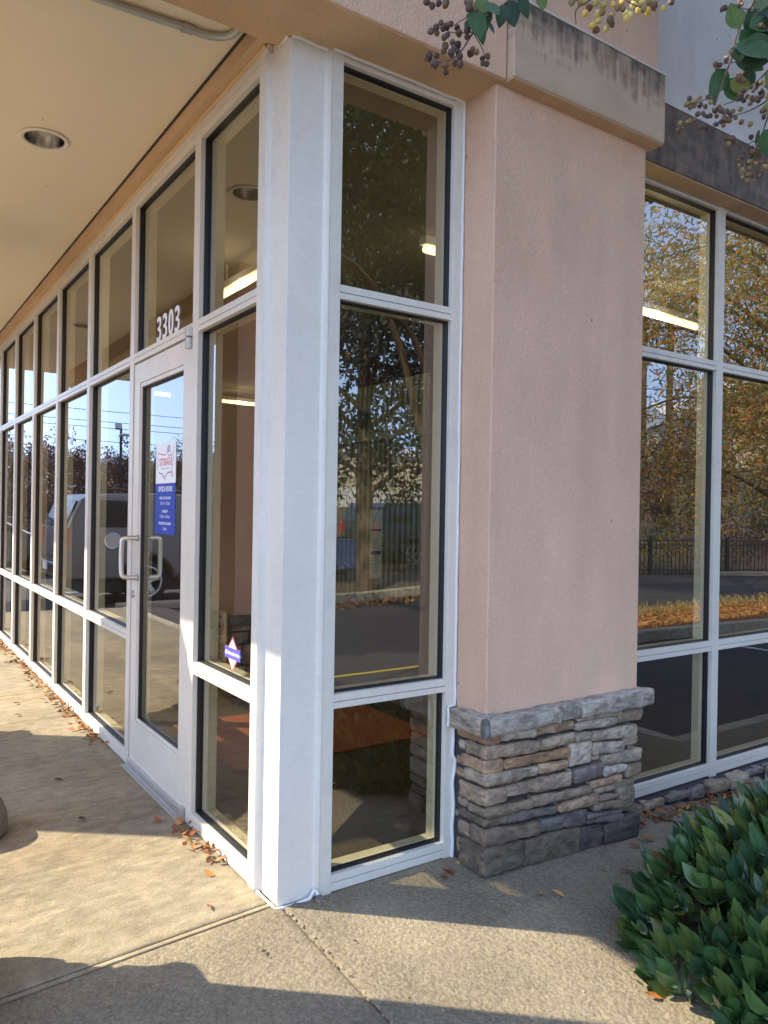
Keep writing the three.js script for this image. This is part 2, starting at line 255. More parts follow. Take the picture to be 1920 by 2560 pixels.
{ const s = new THREE.Shape([[6.7, -3.8], [7.3, -4.0], [14.5, -3.42], [15.5, -5.4], [9.4, -5.65], [8.2, -5.3]].map((p) => new THREE.Vector2(...p))); const g = wuv(new THREE.ShapeGeometry(s).rotateX(-Math.PI / 2).translate(0, GY + 0.09, 0)); struct('planted_island', g, 'soil'); }
{ const s = new THREE.Shape([[4, -9.25], [6.4, -9.5], [9.4, -10.35], [11, -14], [4, -14]].map((p) => new THREE.Vector2(...p))); struct('planted_bed', wuv(new THREE.ShapeGeometry(s).rotateX(-Math.PI / 2).translate(0, GY + 0.08, 0)), 'soil'); }
const stripe = (m, x0, x1, z0, z1) => struct('parking_line', wuv(new THREE.PlaneGeometry(x1 - x0, z1 - z0).rotateX(-Math.PI / 2).translate((x0 + x1) / 2, GY + 0.004, (z0 + z1) / 2)), m);
stripe('yellow', 3.83, 3.92, 0.95, 3.4); stripe('yellow', 2.6, 3.83, 4.02, 4.09); stripe('lineWhite', 5.25, 5.35, 1.2, 4.6); stripe('lineWhite', 8.0, 8.1, 0.9, 3.4); stripe('lineWhite', -6.5, -1.9, -9.05, -8.95); stripe('lineWhite', -6.5, -1.9, -13.0, -12.9);

// ---------------------------------------------------------------- stones
const STONES = [[0.50, 0.31, 0.185], [0.49, 0.42, 0.325], [0.56, 0.50, 0.42], [0.37, 0.295, 0.22], [0.57, 0.40, 0.27], [0.27, 0.25, 0.235], [0.44, 0.355, 0.265], [0.62, 0.57, 0.50]];
function stoneGeo(q, z0, z1, color, r = 0.014, amp = 0.006, cell = 0.02) { // q: [bl, br, tr, tl] in (x, y); z0 back, z1 front
  const w = Math.hypot(q[1][0] - q[0][0], q[1][1] - q[0][1]), h = (q[3][1] - q[0][1] + q[2][1] - q[1][1]) / 2, d = z1 - z0, n = (l) => Math.max(3, Math.min(24, Math.round(l / cell)));
  let g = new THREE.BoxGeometry(w, h, d, n(w), n(h), n(d)); g.deleteAttribute('normal'); g.deleteAttribute('uv'); g = mergeVertices(g, 1e-5);
  r = Math.min(r, w * 0.4, h * 0.42, d * 0.4); const p = g.attributes.position, s = Math.floor(rnd() * 500), v = new THREE.Vector3(), c = new THREE.Vector3(), lim = (a, b) => Math.max(-b, Math.min(b, a));
  for (let i = 0; i < p.count; i++) {
    v.fromBufferAttribute(p, i); c.set(lim(v.x, w / 2 - r), lim(v.y, h / 2 - r), lim(v.z, d / 2 - r)); v.sub(c); if (v.lengthSq() > 0) v.setLength(r); const dir = v.clone().normalize(); v.add(c);
    const k = amp * (n3(v.x * 13 + s, v.y * 20, v.z * 13, 5) * 1.1 + n3(v.x * 38 + s, v.y * 60, v.z * 38, 6) * 0.6 + 0.35 * n3(v.x * 90 + s, v.y * 140, v.z * 90, 8)); v.addScaledVector(dir, k);
    const a = v.x / w + 0.5, b = v.y / h + 0.5;
    p.setXYZ(i, (q[0][0] * (1 - a) + q[1][0] * a) * (1 - b) + (q[3][0] * (1 - a) + q[2][0] * a) * b, (q[0][1] * (1 - a) + q[1][1] * a) * (1 - b) + (q[3][1] * (1 - a) + q[2][1] * a) * b, (z0 + z1) / 2 + v.z);
  }
  g.computeVertexNormals(); const u = wuv(g), o = rnd() * 9, uv = u.attributes.uv; for (let i = 0; i < uv.count; i++) uv.setXY(i, uv.getX(i) + o, uv.getY(i) + o * 1.7); return paint(u, ...color);
}
const tint = (c, a = 0.08) => { const k = 1 + rr(-a, a); return [c[0] * k * rr(0.96, 1.04), c[1] * k, c[2] * k * rr(0.96, 1.04)]; };

// ---------------------------------------------------------------- the office building
const bld = thing('office_building', 'tan stucco storage office with white framed glass corner under a canopy', 'building');
const YC = 3.05, YT = 3.12, YB = 3.015; // canopy ceiling, underside of the beams
const zn = [-0.16, -0.815, -1.757, -2.712, -3.66, -4.607, -5.548, -6.49, -7.43], MW = 0.066;
const xr = [[0.173, 0.224], [0.738, 0.782], [1.60, 1.662], [2.541, 2.600], [3.462, 3.52], [4.38, 4.44], [5.30, 5.36]];
const RY = [[0.003, 0.062], [0.661, 0.713], [2.136, 2.187], [2.968, YC]];
for (let k = 0; k < zn.length; k++) obj('mullion', [bx(0, 0.022, k ? 0.003 : -0.005, YC, zn[k] - MW, zn[k], 0.002), bx(0.022, 0.115, 0.003, YC, zn[k] - MW + 0.001, zn[k] - 0.001, 0)], k ? 'frame' : 'white', bld);
xr.forEach(([a, b], k) => obj('mullion', [bx(a, b, -0.012, 3.03, -0.022, 0, 0.002), bx(a + 0.001, b - 0.001, -0.012, 3.03, -0.115, -0.022, 0)], 'frame', bld));
function bay(left, a, b, rows, parent) { // one bay between two mullions: rails, panes and gaskets
  const w = part('window', parent), put = (d0, d1, y0, y1, s0 = a, s1 = b, r = 0.0015) => left ? bx(d0, d1, y0, y1, s0, s1, r) : bx(s0, s1, y0, y1, -d1, -d0, r);
  rows.forEach(([y0, y1], i) => { const m = y0 + (y1 - y0) * (i === 0 ? 0.52 : 0.46); obj('rail', [put(0.0015, 0.0215, y0, m - 0.0012), put(0.0015, 0.0215, m + 0.0012, y1), put(0.0215, 0.112, y0, y1, a, b, 0)], 'frame', w); });
  for (let i = 0; i < rows.length - 1; i++) {
    const y0 = rows[i][1], y1 = rows[i + 1][0], t = 0.005, g = new THREE.PlaneGeometry(b - a - 0.002, y1 - y0 - 0.002);
    if (left) g.rotateY(-Math.PI / 2).translate(0.0375, (y0 + y1) / 2, (a + b) / 2); else g.translate((a + b) / 2, (y0 + y1) / 2, -0.0375);
    obj('pane', g, 'glass', w);
    obj('gasket', [put(0.0225, 0.0372, y0, y1, a, a + t, 0), put(0.0225, 0.0372, y0, y1, b - t, b, 0), put(0.0225, 0.0372, y0, y0 + t, a + t, b - t, 0), put(0.0225, 0.0372, y1 - t, y1, a + t, b - t, 0), put(0.0378, 0.05, y0, y1, a, a + 0.006, 0), put(0.0378, 0.05, y0, y1, b - 0.006, b, 0), put(0.0378, 0.05, y0, y0 + 0.006, a + 0.006, b - 0.006, 0), put(0.0378, 0.05, y1 - 0.006, y1, a + 0.006, b - 0.006, 0)], 'gasket', w);
  }
  return w;
}
for (let k = 0; k < zn.length - 1; k++) bay(true, zn[k + 1], zn[k] - MW, k === 1 ? RY.slice(2) : RY, bld);
const RYr = RY.slice(0, 3).concat([[2.985, 3.03]]);
[[0, 1], [2, 3], [3, 4], [4, 5], [5, 6]].forEach(([i, j]) => bay(false, xr[i][1], xr[j][0], i === 0 ? RYr : [[0.003, 0.062], [0.662, 0.715], [2.146, 2.196], [2.995, 3.03]], bld));

// glass door
const door = part('door', bld, 'white framed glass door with pull handle');
{ const a = -1.752, b = -0.887, gl = -1.645, gr = -1.016, x0 = 0.006, x1 = 0.052;
  obj('stile', [bx(x0, x1, 0.014, 2.126, a, gl - 0.016)], 'frame', door); obj('stile', [bx(x0, x1, 0.014, 2.126, gr + 0.014, b)], 'frame', door);
  obj('top_rail', [bx(x0, x1, 2.022, 2.126, gl - 0.0145, gr + 0.0125)], 'frame', door); obj('bottom_rail', [bx(x0, x1, 0.014, 0.255, gl - 0.0145, gr + 0.0125)], 'frame', door);
  obj('glazing_bead', [bx(x0 + 0.005, x1, 0.2565, 0.276, gl - 0.0145, gr + 0.0125), bx(x0 + 0.005, x1, 2.0, 2.0205, gl - 0.0145, gr + 0.0125), bx(x0 + 0.005, x1, 0.276, 2.0, gl - 0.0145, gl), bx(x0 + 0.005, x1, 0.276, 2.0, gr, gr + 0.0125)], 'frame', door);
  obj('gasket', [bx(0.018, 0.036, 0.276, 0.281, gl, gr, 0), bx(0.018, 0.036, 1.995, 2.0, gl, gr, 0), bx(0.018, 0.036, 0.281, 1.995, gl, gl + 0.005, 0), bx(0.018, 0.036, 0.281, 1.995, gr - 0.005, gr, 0)], 'gasket', door);
  obj('pane', new THREE.PlaneGeometry(gr - gl, 1.724).rotateY(-Math.PI / 2).translate(0.0365, 1.138, (gl + gr) / 2), 'glass', door);
  const hz = -1.692; obj('handle', [tube([[0.008, 1.213, hz + 0.03], [-0.035, 1.213, hz + 0.012], [-0.058, 1.208, hz], [-0.064, 1.19, hz - 0.005], [-0.066, 1.11, hz - 0.008], [-0.064, 1.03, hz - 0.005], [-0.058, 1.012, hz], [-0.035, 1.007, hz + 0.012], [0.008, 1.007, hz + 0.03]], 0.0125, 10, 48), cyl(0.018, 0.018, 0.006, 0.004, 1.213, hz + 0.03, 14, 'x'), cyl(0.018, 0.018, 0.006, 0.004, 1.007, hz + 0.03, 14, 'x')], 'alu', door);
  obj('inner_handle', [tube([[0.05, 1.213, -1.64], [0.10, 1.213, -1.62], [0.108, 1.20, -1.60], [0.108, 1.02, -1.60], [0.10, 1.007, -1.62], [0.05, 1.007, -1.64]], 0.011, 8, 30)], 'alu', door);
  obj('lock', [cyl(0.021, 0.019, 0.014, 0.001, 0.915, -1.712, 18, 'x'), cyl(0.011, 0.011, 0.006, -0.007, 0.915, -1.712, 14, 'x')], 'alu', door);
  obj('pivot_hinge', [bx(-0.022, 0.004, 2.126, 2.166, -0.926, -0.884, 0.003), bx(-0.020, 0.004, 2.074, 2.122, -0.922, -0.888, 0.003)], 'alu', door);
  obj('door_sweep', [bx(-0.004, 0.008, 0.014, 0.050, a + 0.003, b - 0.042, 0.002), bx(-0.008, -0.003, 0.030, 0.040, a + 0.003, b - 0.042, 0.001)], 'alu', door);
  obj('threshold', [bx(-0.030, 0.11, -0.004, 0.006, zn[2] - 0.02, zn[1] - MW, 0.002), bx(-0.016, 0.09, 0.006, 0.013, zn[2], zn[1] - MW, 0.002)], 'zinc', door);
  obj('threshold_end', [bx(-0.022, 0.004, 0.002, 0.060, -0.926, -0.884, 0.003)], 'frameDark', door);
}
// corner post, its caulk fillets and beads
obj('corner_post', [bx(0.02, 0.171, -0.004, YB + 0.03, -0.158, -0.02, 0.0025)], 'white', bld);
function fillet(cx, cz, r, a0, a1, y0, y1) { const pos = [], idx = [], n = 8, m = 24; for (let j = 0; j <= m; j++) for (let i = 0; i <= n; i++) { const t = a0 + (a1 - a0) * i / n, y = y0 + (y1 - y0) * j / m, k = r * (1 + 0.05 * n3(y * 3, t * 3, 0, 3)); pos.push(cx + Math.cos(t) * k, y, cz + Math.sin(t) * k); } for (let j = 0; j < m; j++) for (let i = 0; i < n; i++) { const a = j * (n + 1) + i; idx.push(a, a + 1, a + n + 1, a + 1, a + n + 2, a + n + 1); } const g = new THREE.BufferGeometry(); g.setAttribute('position', new THREE.Float32BufferAttribute(pos, 3)); g.setIndex(idx); g.computeVertexNormals(); return wuv(g); }
const bead = (pts, r, s = 1, n) => { const q = []; for (let i = 0; i < pts.length - 1; i++) { const a = new THREE.Vector3(...pts[i]), b = new THREE.Vector3(...pts[i + 1]), k = Math.max(2, Math.round(a.distanceTo(b) / 0.05)); for (let j = 0; j < k; j++) q.push(a.clone().lerp(b, j / k)); } q.push(new THREE.Vector3(...pts[pts.length - 1])); q.forEach((p, i) => { p.x += s * r * 0.5 * n3(i * 3.1, 1, 2, 31); p.y += s * r * 0.5 * n3(i * 2.7, 3, 2, 32); p.z += s * r * 0.5 * n3(i * 3.3, 5, 2, 33); }); return tube(q, r, 7, q.length * 2); };
obj('caulk_fillet', fillet(0.145, 0.004, 0.0265, -Math.PI / 2, -0.02, 0, YB), 'white', bld); obj('caulk_fillet', fillet(-0.004, -0.134, 0.0265, -Math.PI / 2 - 0.02, 0, 0, YB), 'white', bld);
obj('caulk_bead', [bead([[0.785, 0.60, 0.001], [0.785, 3.02, 0.001]], 0.0055), bead([[0.782, 0.0, 0.003], [0.780, 0.12, 0.003], [0.784, 0.20, 0.004], [0.779, 0.30, 0.003], [0.787, 0.385, 0.006], [0.778, 0.41, 0.003], [0.777, 0.53, 0.004]], 0.0075), bead([[0.735, 0.605, 0.02], [0.737, 0.53, 0.02]], 0.006), bead([[0.785, 0.605, 0.002], [0.74, 0.605, 0.01]], 0.006),
  bead([[0.022, 3.014, -0.015], [0.165, 3.012, -0.013]], 0.008, 1.4), bead([[0.176, 3.012, 0.003], [0.785, 3.012, 0.003]], 0.007, 1.4), bead([[0.015, 3.014, -0.022], [0.015, 3.02, -0.10]], 0.008, 1.4),
  bead([[0.012, -0.004, -0.012], [0.09, -0.006, -0.010], [0.14, 0.004, -0.006], [0.165, 0.03, -0.006], [0.170, 0.004, 0.004]], 0.0065, 1.6), bead([[0.012, -0.004, -0.012], [0.010, -0.004, -0.09], [0.008, 0.002, -0.155]], 0.0055, 1.4)], 'caulk', bld);
obj('sealant_bead', [bead([[-0.001, YC - 0.004, -0.17], [-0.001, YC - 0.004, -8.4]], 0.007, 1.2), bead([[0.008, YB - 0.002, -0.03], [0.03, YB - 0.004, 0.016], [0.17, YB - 0.003, 0.022]], 0.003, 1)], 'caulkTan', bld);
{ const s = []; reseed(50); for (let i = 0; i < 3; i++) s.push(stoneGeo([[0.15 + 0.012 * i, -0.012], [0.185 + 0.006 * i, -0.012], [0.18, 0.012 - 0.004 * i], [0.158, 0.014 - 0.004 * i]], 0.002 + 0.008 * i, 0.03 + 0.006 * i, [0.3, 0.28, 0.25], 0.008, 0.006, 0.007)); obj('mortar_crumb', s, 'stone', bld); }
// soffit strip, canopy ceiling, beams
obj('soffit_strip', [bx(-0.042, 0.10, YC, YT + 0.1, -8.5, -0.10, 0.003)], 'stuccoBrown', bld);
obj('soffit_bead', [bx(-0.050, -0.0425, YT - 0.008, YT + 0.002, -8.5, -0.10, 0.001)], 'gasket', bld);
{ const sh = new THREE.Shape([[-1.85, -0.10], [-0.044, -0.10], [-0.044, -8.5], [-1.85, -8.5]].map((p) => new THREE.Vector2(p[0], -p[1]))); for (const z of [-1.575, -5.42]) { const h = new THREE.Path(); h.absarc(-0.488, -z, 0.093, 0, Math.PI * 2, true); sh.holes.push(h); }
  obj('canopy_ceiling', wuv(new THREE.ExtrudeGeometry(sh, { depth: 0.137, bevelEnabled: false, curveSegments: 40 }).rotateX(-Math.PI / 2).translate(0, YT + 0.002, 0)), 'ceiling', bld); }
obj('canopy_beam', [bx(-1.20, -0.945, 2.95, 3.9, -8.5, -3.14, 0.006)], 'stuccoBrown', bld, 0);
obj('canopy_beam', [bx(-1.98, -1.80, 3.04, 3.9, -3.15, -0.08, 0.006)], 'stucco', bld);
obj('canopy_roof', [bx(-1.90, 0.2, 3.262, 3.86, -8.5, -0.08, 0)], 'stuccoGrey', bld);
obj('front_beam', [bx(-2.05, 0.812, YB, 3.9, -0.10, 0.215, 0.006)], 'stucco', bld);
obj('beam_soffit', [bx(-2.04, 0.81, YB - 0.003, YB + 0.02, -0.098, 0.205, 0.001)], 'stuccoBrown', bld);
// pilaster
const pil = part('pilaster', bld, 'tan stucco pilaster on a stacked stone base');
obj('shaft', [bx(0.792, 1.690, 0.56, YB + 0.01, -0.06, 0.180, 0.006)], 'stucco', pil);
obj('core', [bx(0.788, 1.645, -0.15, 0.57, -0.06, 0.165, 0)], 'joint', pil);
function bandUV(g, axis, s0, s1, y0, y1) { const p = g.attributes.position, uv = g.attributes.uv; for (let i = 0; i < p.count; i++) uv.setXY(i, (p['get' + axis](i) - s0) / (s1 - s0), (p.getY(i) - y0) / (y1 - y0)); return g; }
obj('capital', [bandUV(bx(0.816, 1.729, YB, 3.315, 0.0, 0.250, 0.008), 'X', 0.6, 1.8, YB - 0.05, 3.315)], 'stained', bld);
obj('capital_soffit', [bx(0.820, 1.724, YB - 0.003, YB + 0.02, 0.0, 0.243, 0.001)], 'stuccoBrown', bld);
obj('drip_edge', [bx(0.816, 1.731, 3.3155, 3.324, 0.17, 0.252, 0.002)], 'stuccoGrey', bld);
obj('upper_wall', [bx(0.80, 1.712, 3.322, 5.2, -0.06, 0.218, 0.005)], 'stucco', bld);
obj('upper_wall', [bx(1.7135, 9.0, 3.331, 5.2, -0.06, 0.055, 0.004)], 'stuccoGrey', bld);
obj('window_band', [bandUV(bx(1.7305, 9.0, YB + 0.005, 3.322, -0.06, 0.105, 0.008), 'X', 0.2, 2.2, YB - 0.2, 3.322)], 'stainedDark', bld);
obj('band_soffit', [bx(1.691, 9.0, YB, YB + 0.02, -0.11, 0.098, 0.001)], 'stuccoBrown', bld);
obj('drip_edge', [bx(1.732, 9.0, 3.3225, 3.330, 0.03, 0.107, 0.002)], 'stuccoGrey', bld);
// stone base of the pilaster: rows as they lie in the wall
{ reseed(7);
  const z = (u, v) => [1100 + u / 3.072, 1700 + v / 3.072], P = (u, v, zz = 0.2) => { const p = onZ(...z(u, v), zz); return [p.x, p.y]; }, B = (u, v) => onX(...z(u, v), 0.775).z;
  // x left, x right, then top and bottom at the left, top and bottom at the right, colour, proud of the row, where a corner stone ends on the side
  const rows = [[345, 470, 415, 512, 405, 497, 0, 0, 125], [472, 757, 405, 492, 368, 446, 2, -4], [757, 1042, 366, 436, 305, 387, 4, -4], [1045, 1358, 332, 395, 285, 345, 2, 2], [1060, 1395, 288, 328, 238, 278, 1, 0], [1365, 1555, 255, 336, 200, 312, 3, 0],
    [345, 780, 512, 632, 465, 547, 6, 3, 190], [782, 1042, 468, 546, 396, 492, 1, 0], [1045, 1165, 418, 490, 398, 462, 1, 2], [1167, 1515, 398, 477, 330, 440, 1, 3], [345, 490, 632, 738, 612, 712, 4, 0, 150], [494, 998, 618, 692, 518, 597, 0, 3], [1000, 1170, 500, 682, 465, 642, 2, 0], [1172, 1408, 488, 586, 463, 552, 2, 4], [1410, 1522, 456, 518, 420, 502, 6, 0], [1162, 1250, 590, 640, 578, 624, 6, -6], [1252, 1550, 578, 662, 515, 618, 1, 4],
    [345, 755, 740, 836, 663, 732, 1, 2, 180], [759, 998, 650, 728, 612, 688, 4, 0], [1003, 1036, 690, 817, 684, 808, 7, -6], [1040, 1255, 688, 808, 632, 742, 5, 0], [1257, 1430, 668, 742, 640, 702, 7, 4], [1432, 1540, 648, 752, 625, 722, 3, 3], [345, 505, 838, 988, 818, 942, 6, 5, 135], [507, 1020, 825, 908, 694, 822, 6, 0], [1165, 1405, 778, 848, 724, 792, 4, 0], [1200, 1500, 848, 888, 748, 836, 6, -4],
    [345, 715, 990, 1075, 918, 992, 6, 2, 205], [718, 1165, 900, 987, 812, 882, 6, 0], [920, 1215, 960, 1027, 866, 962, 4, 3], [1216, 1380, 898, 952, 868, 912, 3, 0], [1186, 1420, 952, 1022, 910, 987, 3, 0], [1382, 1505, 832, 1032, 815, 1010, 3, -3], [345, 522, 1077, 1143, 1045, 1116, 3, 0, 130], [525, 918, 1030, 1112, 966, 1042, 5, -3], [1140, 1405, 1036, 1078, 996, 1040, 5, -2], [1130, 1415, 1080, 1118, 1026, 1082, 5, 0], [345, 775, 1150, 1292, 1082, 1192, 6, 3, 228], [777, 1140, 1078, 1180, 984, 1122, 5, 0],
    [345, 640, 1296, 1517, 1232, 1432, 3, 6, 142], [644, 1085, 1232, 1452, 1128, 1342, 3, 0], [1087, 1258, 1142, 1352, 1108, 1278, 5, -2], [1260, 1530, 1112, 1268, 1016, 1196, 5, 3]];
  for (const [l, r, tl, bl, tr, br, c, dz, back] of rows) { const grime = bl > 1290 || (tl > 1080 && l > 640) ? 0.5 : tl > 1050 ? 0.66 : tl > 880 ? 0.82 : 1, STN = STONES[c].map((k) => k * grime); // the lowest courses are blackened by splashed dirt
    const q = [P(l, bl), P(r, br), P(r, tr), P(l, tl)], zf = 0.2 + dz * 0.002;
    if (back) { q[0][0] = q[3][0] = 0.775 - dz * 0.001; const b = B(back, (tl + bl) / 2 - 30); obj('stone', stoneGeo(q, Math.max(0.0, b), zf, tint(STN), 0.011, 0.010, 0.014), 'stone', pil); } else obj('stone', stoneGeo(q, 0.10, zf, tint(STN), 0.010, 0.010, 0.014), 'stone', pil);
  }
  const side = [[125, 190, 445, 555, 2], [105, 150, 565, 655, 3], [105, 182, 660, 772, 4], [120, 205, 880, 1000, 6], [100, 130, 985, 1060, 3], [116, 228, 1058, 1242, 6], [105, 150, 1190, 1345, 3]];
  for (const [l, r, t, b, c] of side) { const z0 = B(l, (t + b) / 2), z1 = B(r, (t + b) / 2) - 0.003, y0 = onX(...z(r, b), 0.775).y, y1 = onX(...z(l, t), 0.775).y; const g = stoneGeo([[z0, y0], [z1, y0], [z1, y1], [z0, y1]], -0.87, -0.783, tint(STONES[c]), 0.012, 0.005); const p = g.attributes.position; for (let i = 0; i < p.count; i++) { const a = p.getX(i), b2 = p.getZ(i); p.setXYZ(i, -b2, p.getY(i), a); } const n = g.attributes.normal; for (let i = 0; i < n.count; i++) { const a = n.getX(i), b2 = n.getZ(i); n.setXYZ(i, -b2, n.getY(i), a); } obj('stone', g, 'stone', pil); }
  // cap stones
  const cap = (x0, x1, za, zb, y0, y1, c) => obj('cap_stone', stoneGeo([[x0, y0], [x1, y0], [x1, y1], [x0, y1]], za, zb, c, 0.012, 0.008, 0.015), 'stone', pil);
  const cc = [0.47, 0.44, 0.39]; cap(0.738, 0.80, 0.012, 0.205, 0.530, 0.603, [0.54, 0.47, 0.39]); cap(0.7405, 0.764, 0.2065, 0.236, 0.528, 0.600, [0.2, 0.2, 0.2]); cap(0.766, 1.150, 0.08, 0.240, 0.532, 0.606, cc); cap(1.154, 1.262, 0.08, 0.238, 0.538, 0.607, [0.44, 0.41, 0.37]); cap(1.268, 1.735, 0.08, 0.241, 0.534, 0.607, [0.50, 0.465, 0.41]);
  obj('cap_bed', [bx(0.775, 1.70, 0.555, 0.598, 0.0, 0.205, 0.004)], 'stone', pil); paint(pil.children[pil.children.length - 1].geometry, 0.2, 0.2, 0.2);
}
// stone plinth below the right-hand windows
const plinth = part('plinth', bld, 'dark stacked stone plinth under the right windows');
{ reseed(21); const dk = [STONES[5], STONES[3], STONES[6], STONES[5]];  // darker palette picks stand in for the deep shade down here
  const xs = [1.66, 1.80, 1.92, 2.10, 2.30, 2.43, 2.63, 2.80, 2.98, 3.2, 3.4, 3.62, 3.85, 4.1, 4.35];
  for (let i = 0; i < xs.length - 1; i++) { const a = xs[i], b = xs[i + 1] - 0.006, m = -0.062 + rr(-0.015, 0.015), c = dk[i % 4]; obj('stone', stoneGeo([[a, m + 0.004], [b, m + rr(-0.006, 0.010)], [b, -0.004], [a, -0.002]], 0.0, 0.062 + rr(-0.01, 0.014), i === 6 ? STONES[1] : tint(c), 0.014, 0.008), 'stone', plinth); const s = a + (i % 2 ? -0.04 : 0.05); obj('stone', stoneGeo([[s, -0.22], [s + (b - a) - 0.01, -0.22], [s + (b - a) - 0.01, m - 0.005], [s, m - 0.002]], 0.0, 0.066 + rr(-0.01, 0.014), tint(c), 0.014, 0.008), 'stone', plinth); }
  obj('core', [bx(1.64, 9, -0.3, -0.006, -0.11, 0.03, 0)], 'joint', plinth);
}
// canopy piers with stone bases, left of the picture (their shadows and reflections show)
function pier(x0, x1, z0, z1, top, s) {
  reseed(s); const p = part('canopy_pier', bld); obj('shaft', [bx(x0, x1, 0.5, top, z0, z1, 0.006)], 'stucco', p); obj('core', [bx(x0 + 0.01, x1 - 0.01, -0.2, 0.56, z0 + 0.01, z1 - 0.01, 0)], 'joint', p);
  const gs = []; for (const f of [0, 1, 2, 3]) {
    const len = f % 2 ? z1 - z0 : x1 - x0; let y = -0.05; const course = [0.15, 0.09, 0.07, 0.085, 0.06, 0.09, 0.075];
    for (let k = 0; k < 7; k++) { let t = -0.02 - rr(0, 0.02); const h = course[(k + s) % 7]; while (t < len + 0.02) { const w = Math.min(rr(0.16, 0.36), len + 0.03 - t), pr = rr(0.006, 0.04); const g = stoneGeo([[t, y + 0.002], [t + w - 0.005, y + 0.002], [t + w - 0.005, Math.min(0.555, y + h - 0.003)], [t, Math.min(0.555, y + h - 0.003)]], -0.06, 0.012 + pr, tint(STONES[Math.floor(rnd() * 7)]), 0.014, 0.008, 0.035);
      if (f === 0) g.translate(x0, 0, z1); if (f === 1) g.rotateY(Math.PI / 2).translate(x1, 0, z1); if (f === 2) g.rotateY(Math.PI).translate(x1, 0, z0); if (f === 3) g.rotateY(-Math.PI / 2).translate(x0, 0, z0); obj('stone', g, 'stone', p); t += w; if (w < 0.05) break; } y += h; if (y > 0.54) break; } }
  for (const [a, b] of [[x0 - 0.06, (x0 + x1) / 2 - 0.003], [(x0 + x1) / 2 + 0.003, x1 + 0.06]]) obj('cap_stone', stoneGeo([[a, 0.545], [b, 0.545], [b, 0.615], [a, 0.615]], z0 - 0.06, z1 + 0.06, tint([0.3, 0.28, 0.26]), 0.016, 0.006, 0.05), 'stone', p);
}
pier(-2.44, -0.93, -3.14, -2.72, YT + 0.002, 3); pier(-2.05, -0.95, -0.29, 0.20, YB + 0.002, 5);
// solid walls and the room behind the glass
obj('rear_wall', [bx(8.9, 9.0, -0.2, 5.2, -8.5, -0.06, 0), bx(0, 8.9, -0.2, 5.2, -8.6, -8.5, 0), bx(0.01, 0.8, 3.22, 5.2, -8.5, -0.11, 0), bx(0.8, 8.9, 5.0, 5.19, -8.5, -0.06, 0), bx(0.0, 0.12, -0.2, 3.05, -8.5, zn[8] - MW, 0), bx(5.36, 8.9, -0.2, YB, -0.11, 0.0, 0)], 'stucco', bld);
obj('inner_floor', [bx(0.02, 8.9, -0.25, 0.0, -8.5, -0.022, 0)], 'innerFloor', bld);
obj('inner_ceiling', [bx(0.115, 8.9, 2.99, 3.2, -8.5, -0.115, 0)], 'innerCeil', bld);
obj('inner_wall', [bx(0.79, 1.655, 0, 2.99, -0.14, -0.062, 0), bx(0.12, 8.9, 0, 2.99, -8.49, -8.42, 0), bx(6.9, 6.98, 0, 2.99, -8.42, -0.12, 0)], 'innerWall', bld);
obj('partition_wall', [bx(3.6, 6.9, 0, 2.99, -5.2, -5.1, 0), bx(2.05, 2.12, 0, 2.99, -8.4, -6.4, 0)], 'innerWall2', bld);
{ const d = part('corrugated_display', bld); // ribbed metal unit front standing in the office
  const sh = new THREE.Shape(); const n = 34, pitch = 0.066; sh.moveTo(0, 0); for (let i = 0; i < n; i++) { const a = i * pitch; sh.lineTo(a + 0.026, 0); sh.lineTo(a + 0.034, 0.018); sh.lineTo(a + 0.052, 0.018); sh.lineTo(a + 0.060, 0); } sh.lineTo(n * pitch, 0); sh.lineTo(n * pitch, -0.02); sh.lineTo(0, -0.02);
  const g = wuv(new THREE.ExtrudeGeometry(sh, { depth: 1, bevelEnabled: false })); // profile in x,y; ribs run along z
  const mk = (y0, y1) => { const k = g.clone(); k.rotateX(-Math.PI / 2).rotateY(Math.PI / 2); k.scale(1, y1 - y0, 1); k.translate(2.0, y0, -1.8); k.computeVertexNormals(); return wuv(k); };
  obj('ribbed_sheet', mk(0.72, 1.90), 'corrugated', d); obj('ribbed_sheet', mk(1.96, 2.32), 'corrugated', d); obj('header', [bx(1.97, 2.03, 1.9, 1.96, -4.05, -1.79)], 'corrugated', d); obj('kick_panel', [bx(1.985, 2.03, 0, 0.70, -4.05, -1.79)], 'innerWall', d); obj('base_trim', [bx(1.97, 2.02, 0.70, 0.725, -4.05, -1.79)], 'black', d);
  obj('number_plate', [bx(1.955, 1.965, 2.02, 2.14, -2.7, -2.5)], 'black', d);
}
obj('door_mat', [bx(0.45, 1.75, 0.001, 0.012, -2.35, -1.35, 0.003)], 'rug', bld);
obj('window_sill', [bx(0.116, 0.17, 0.0, 0.03, -0.80, -0.17), bx(0.23, 0.73, 0.0, 0.03, -0.17, -0.116)], 'frameInner', bld);
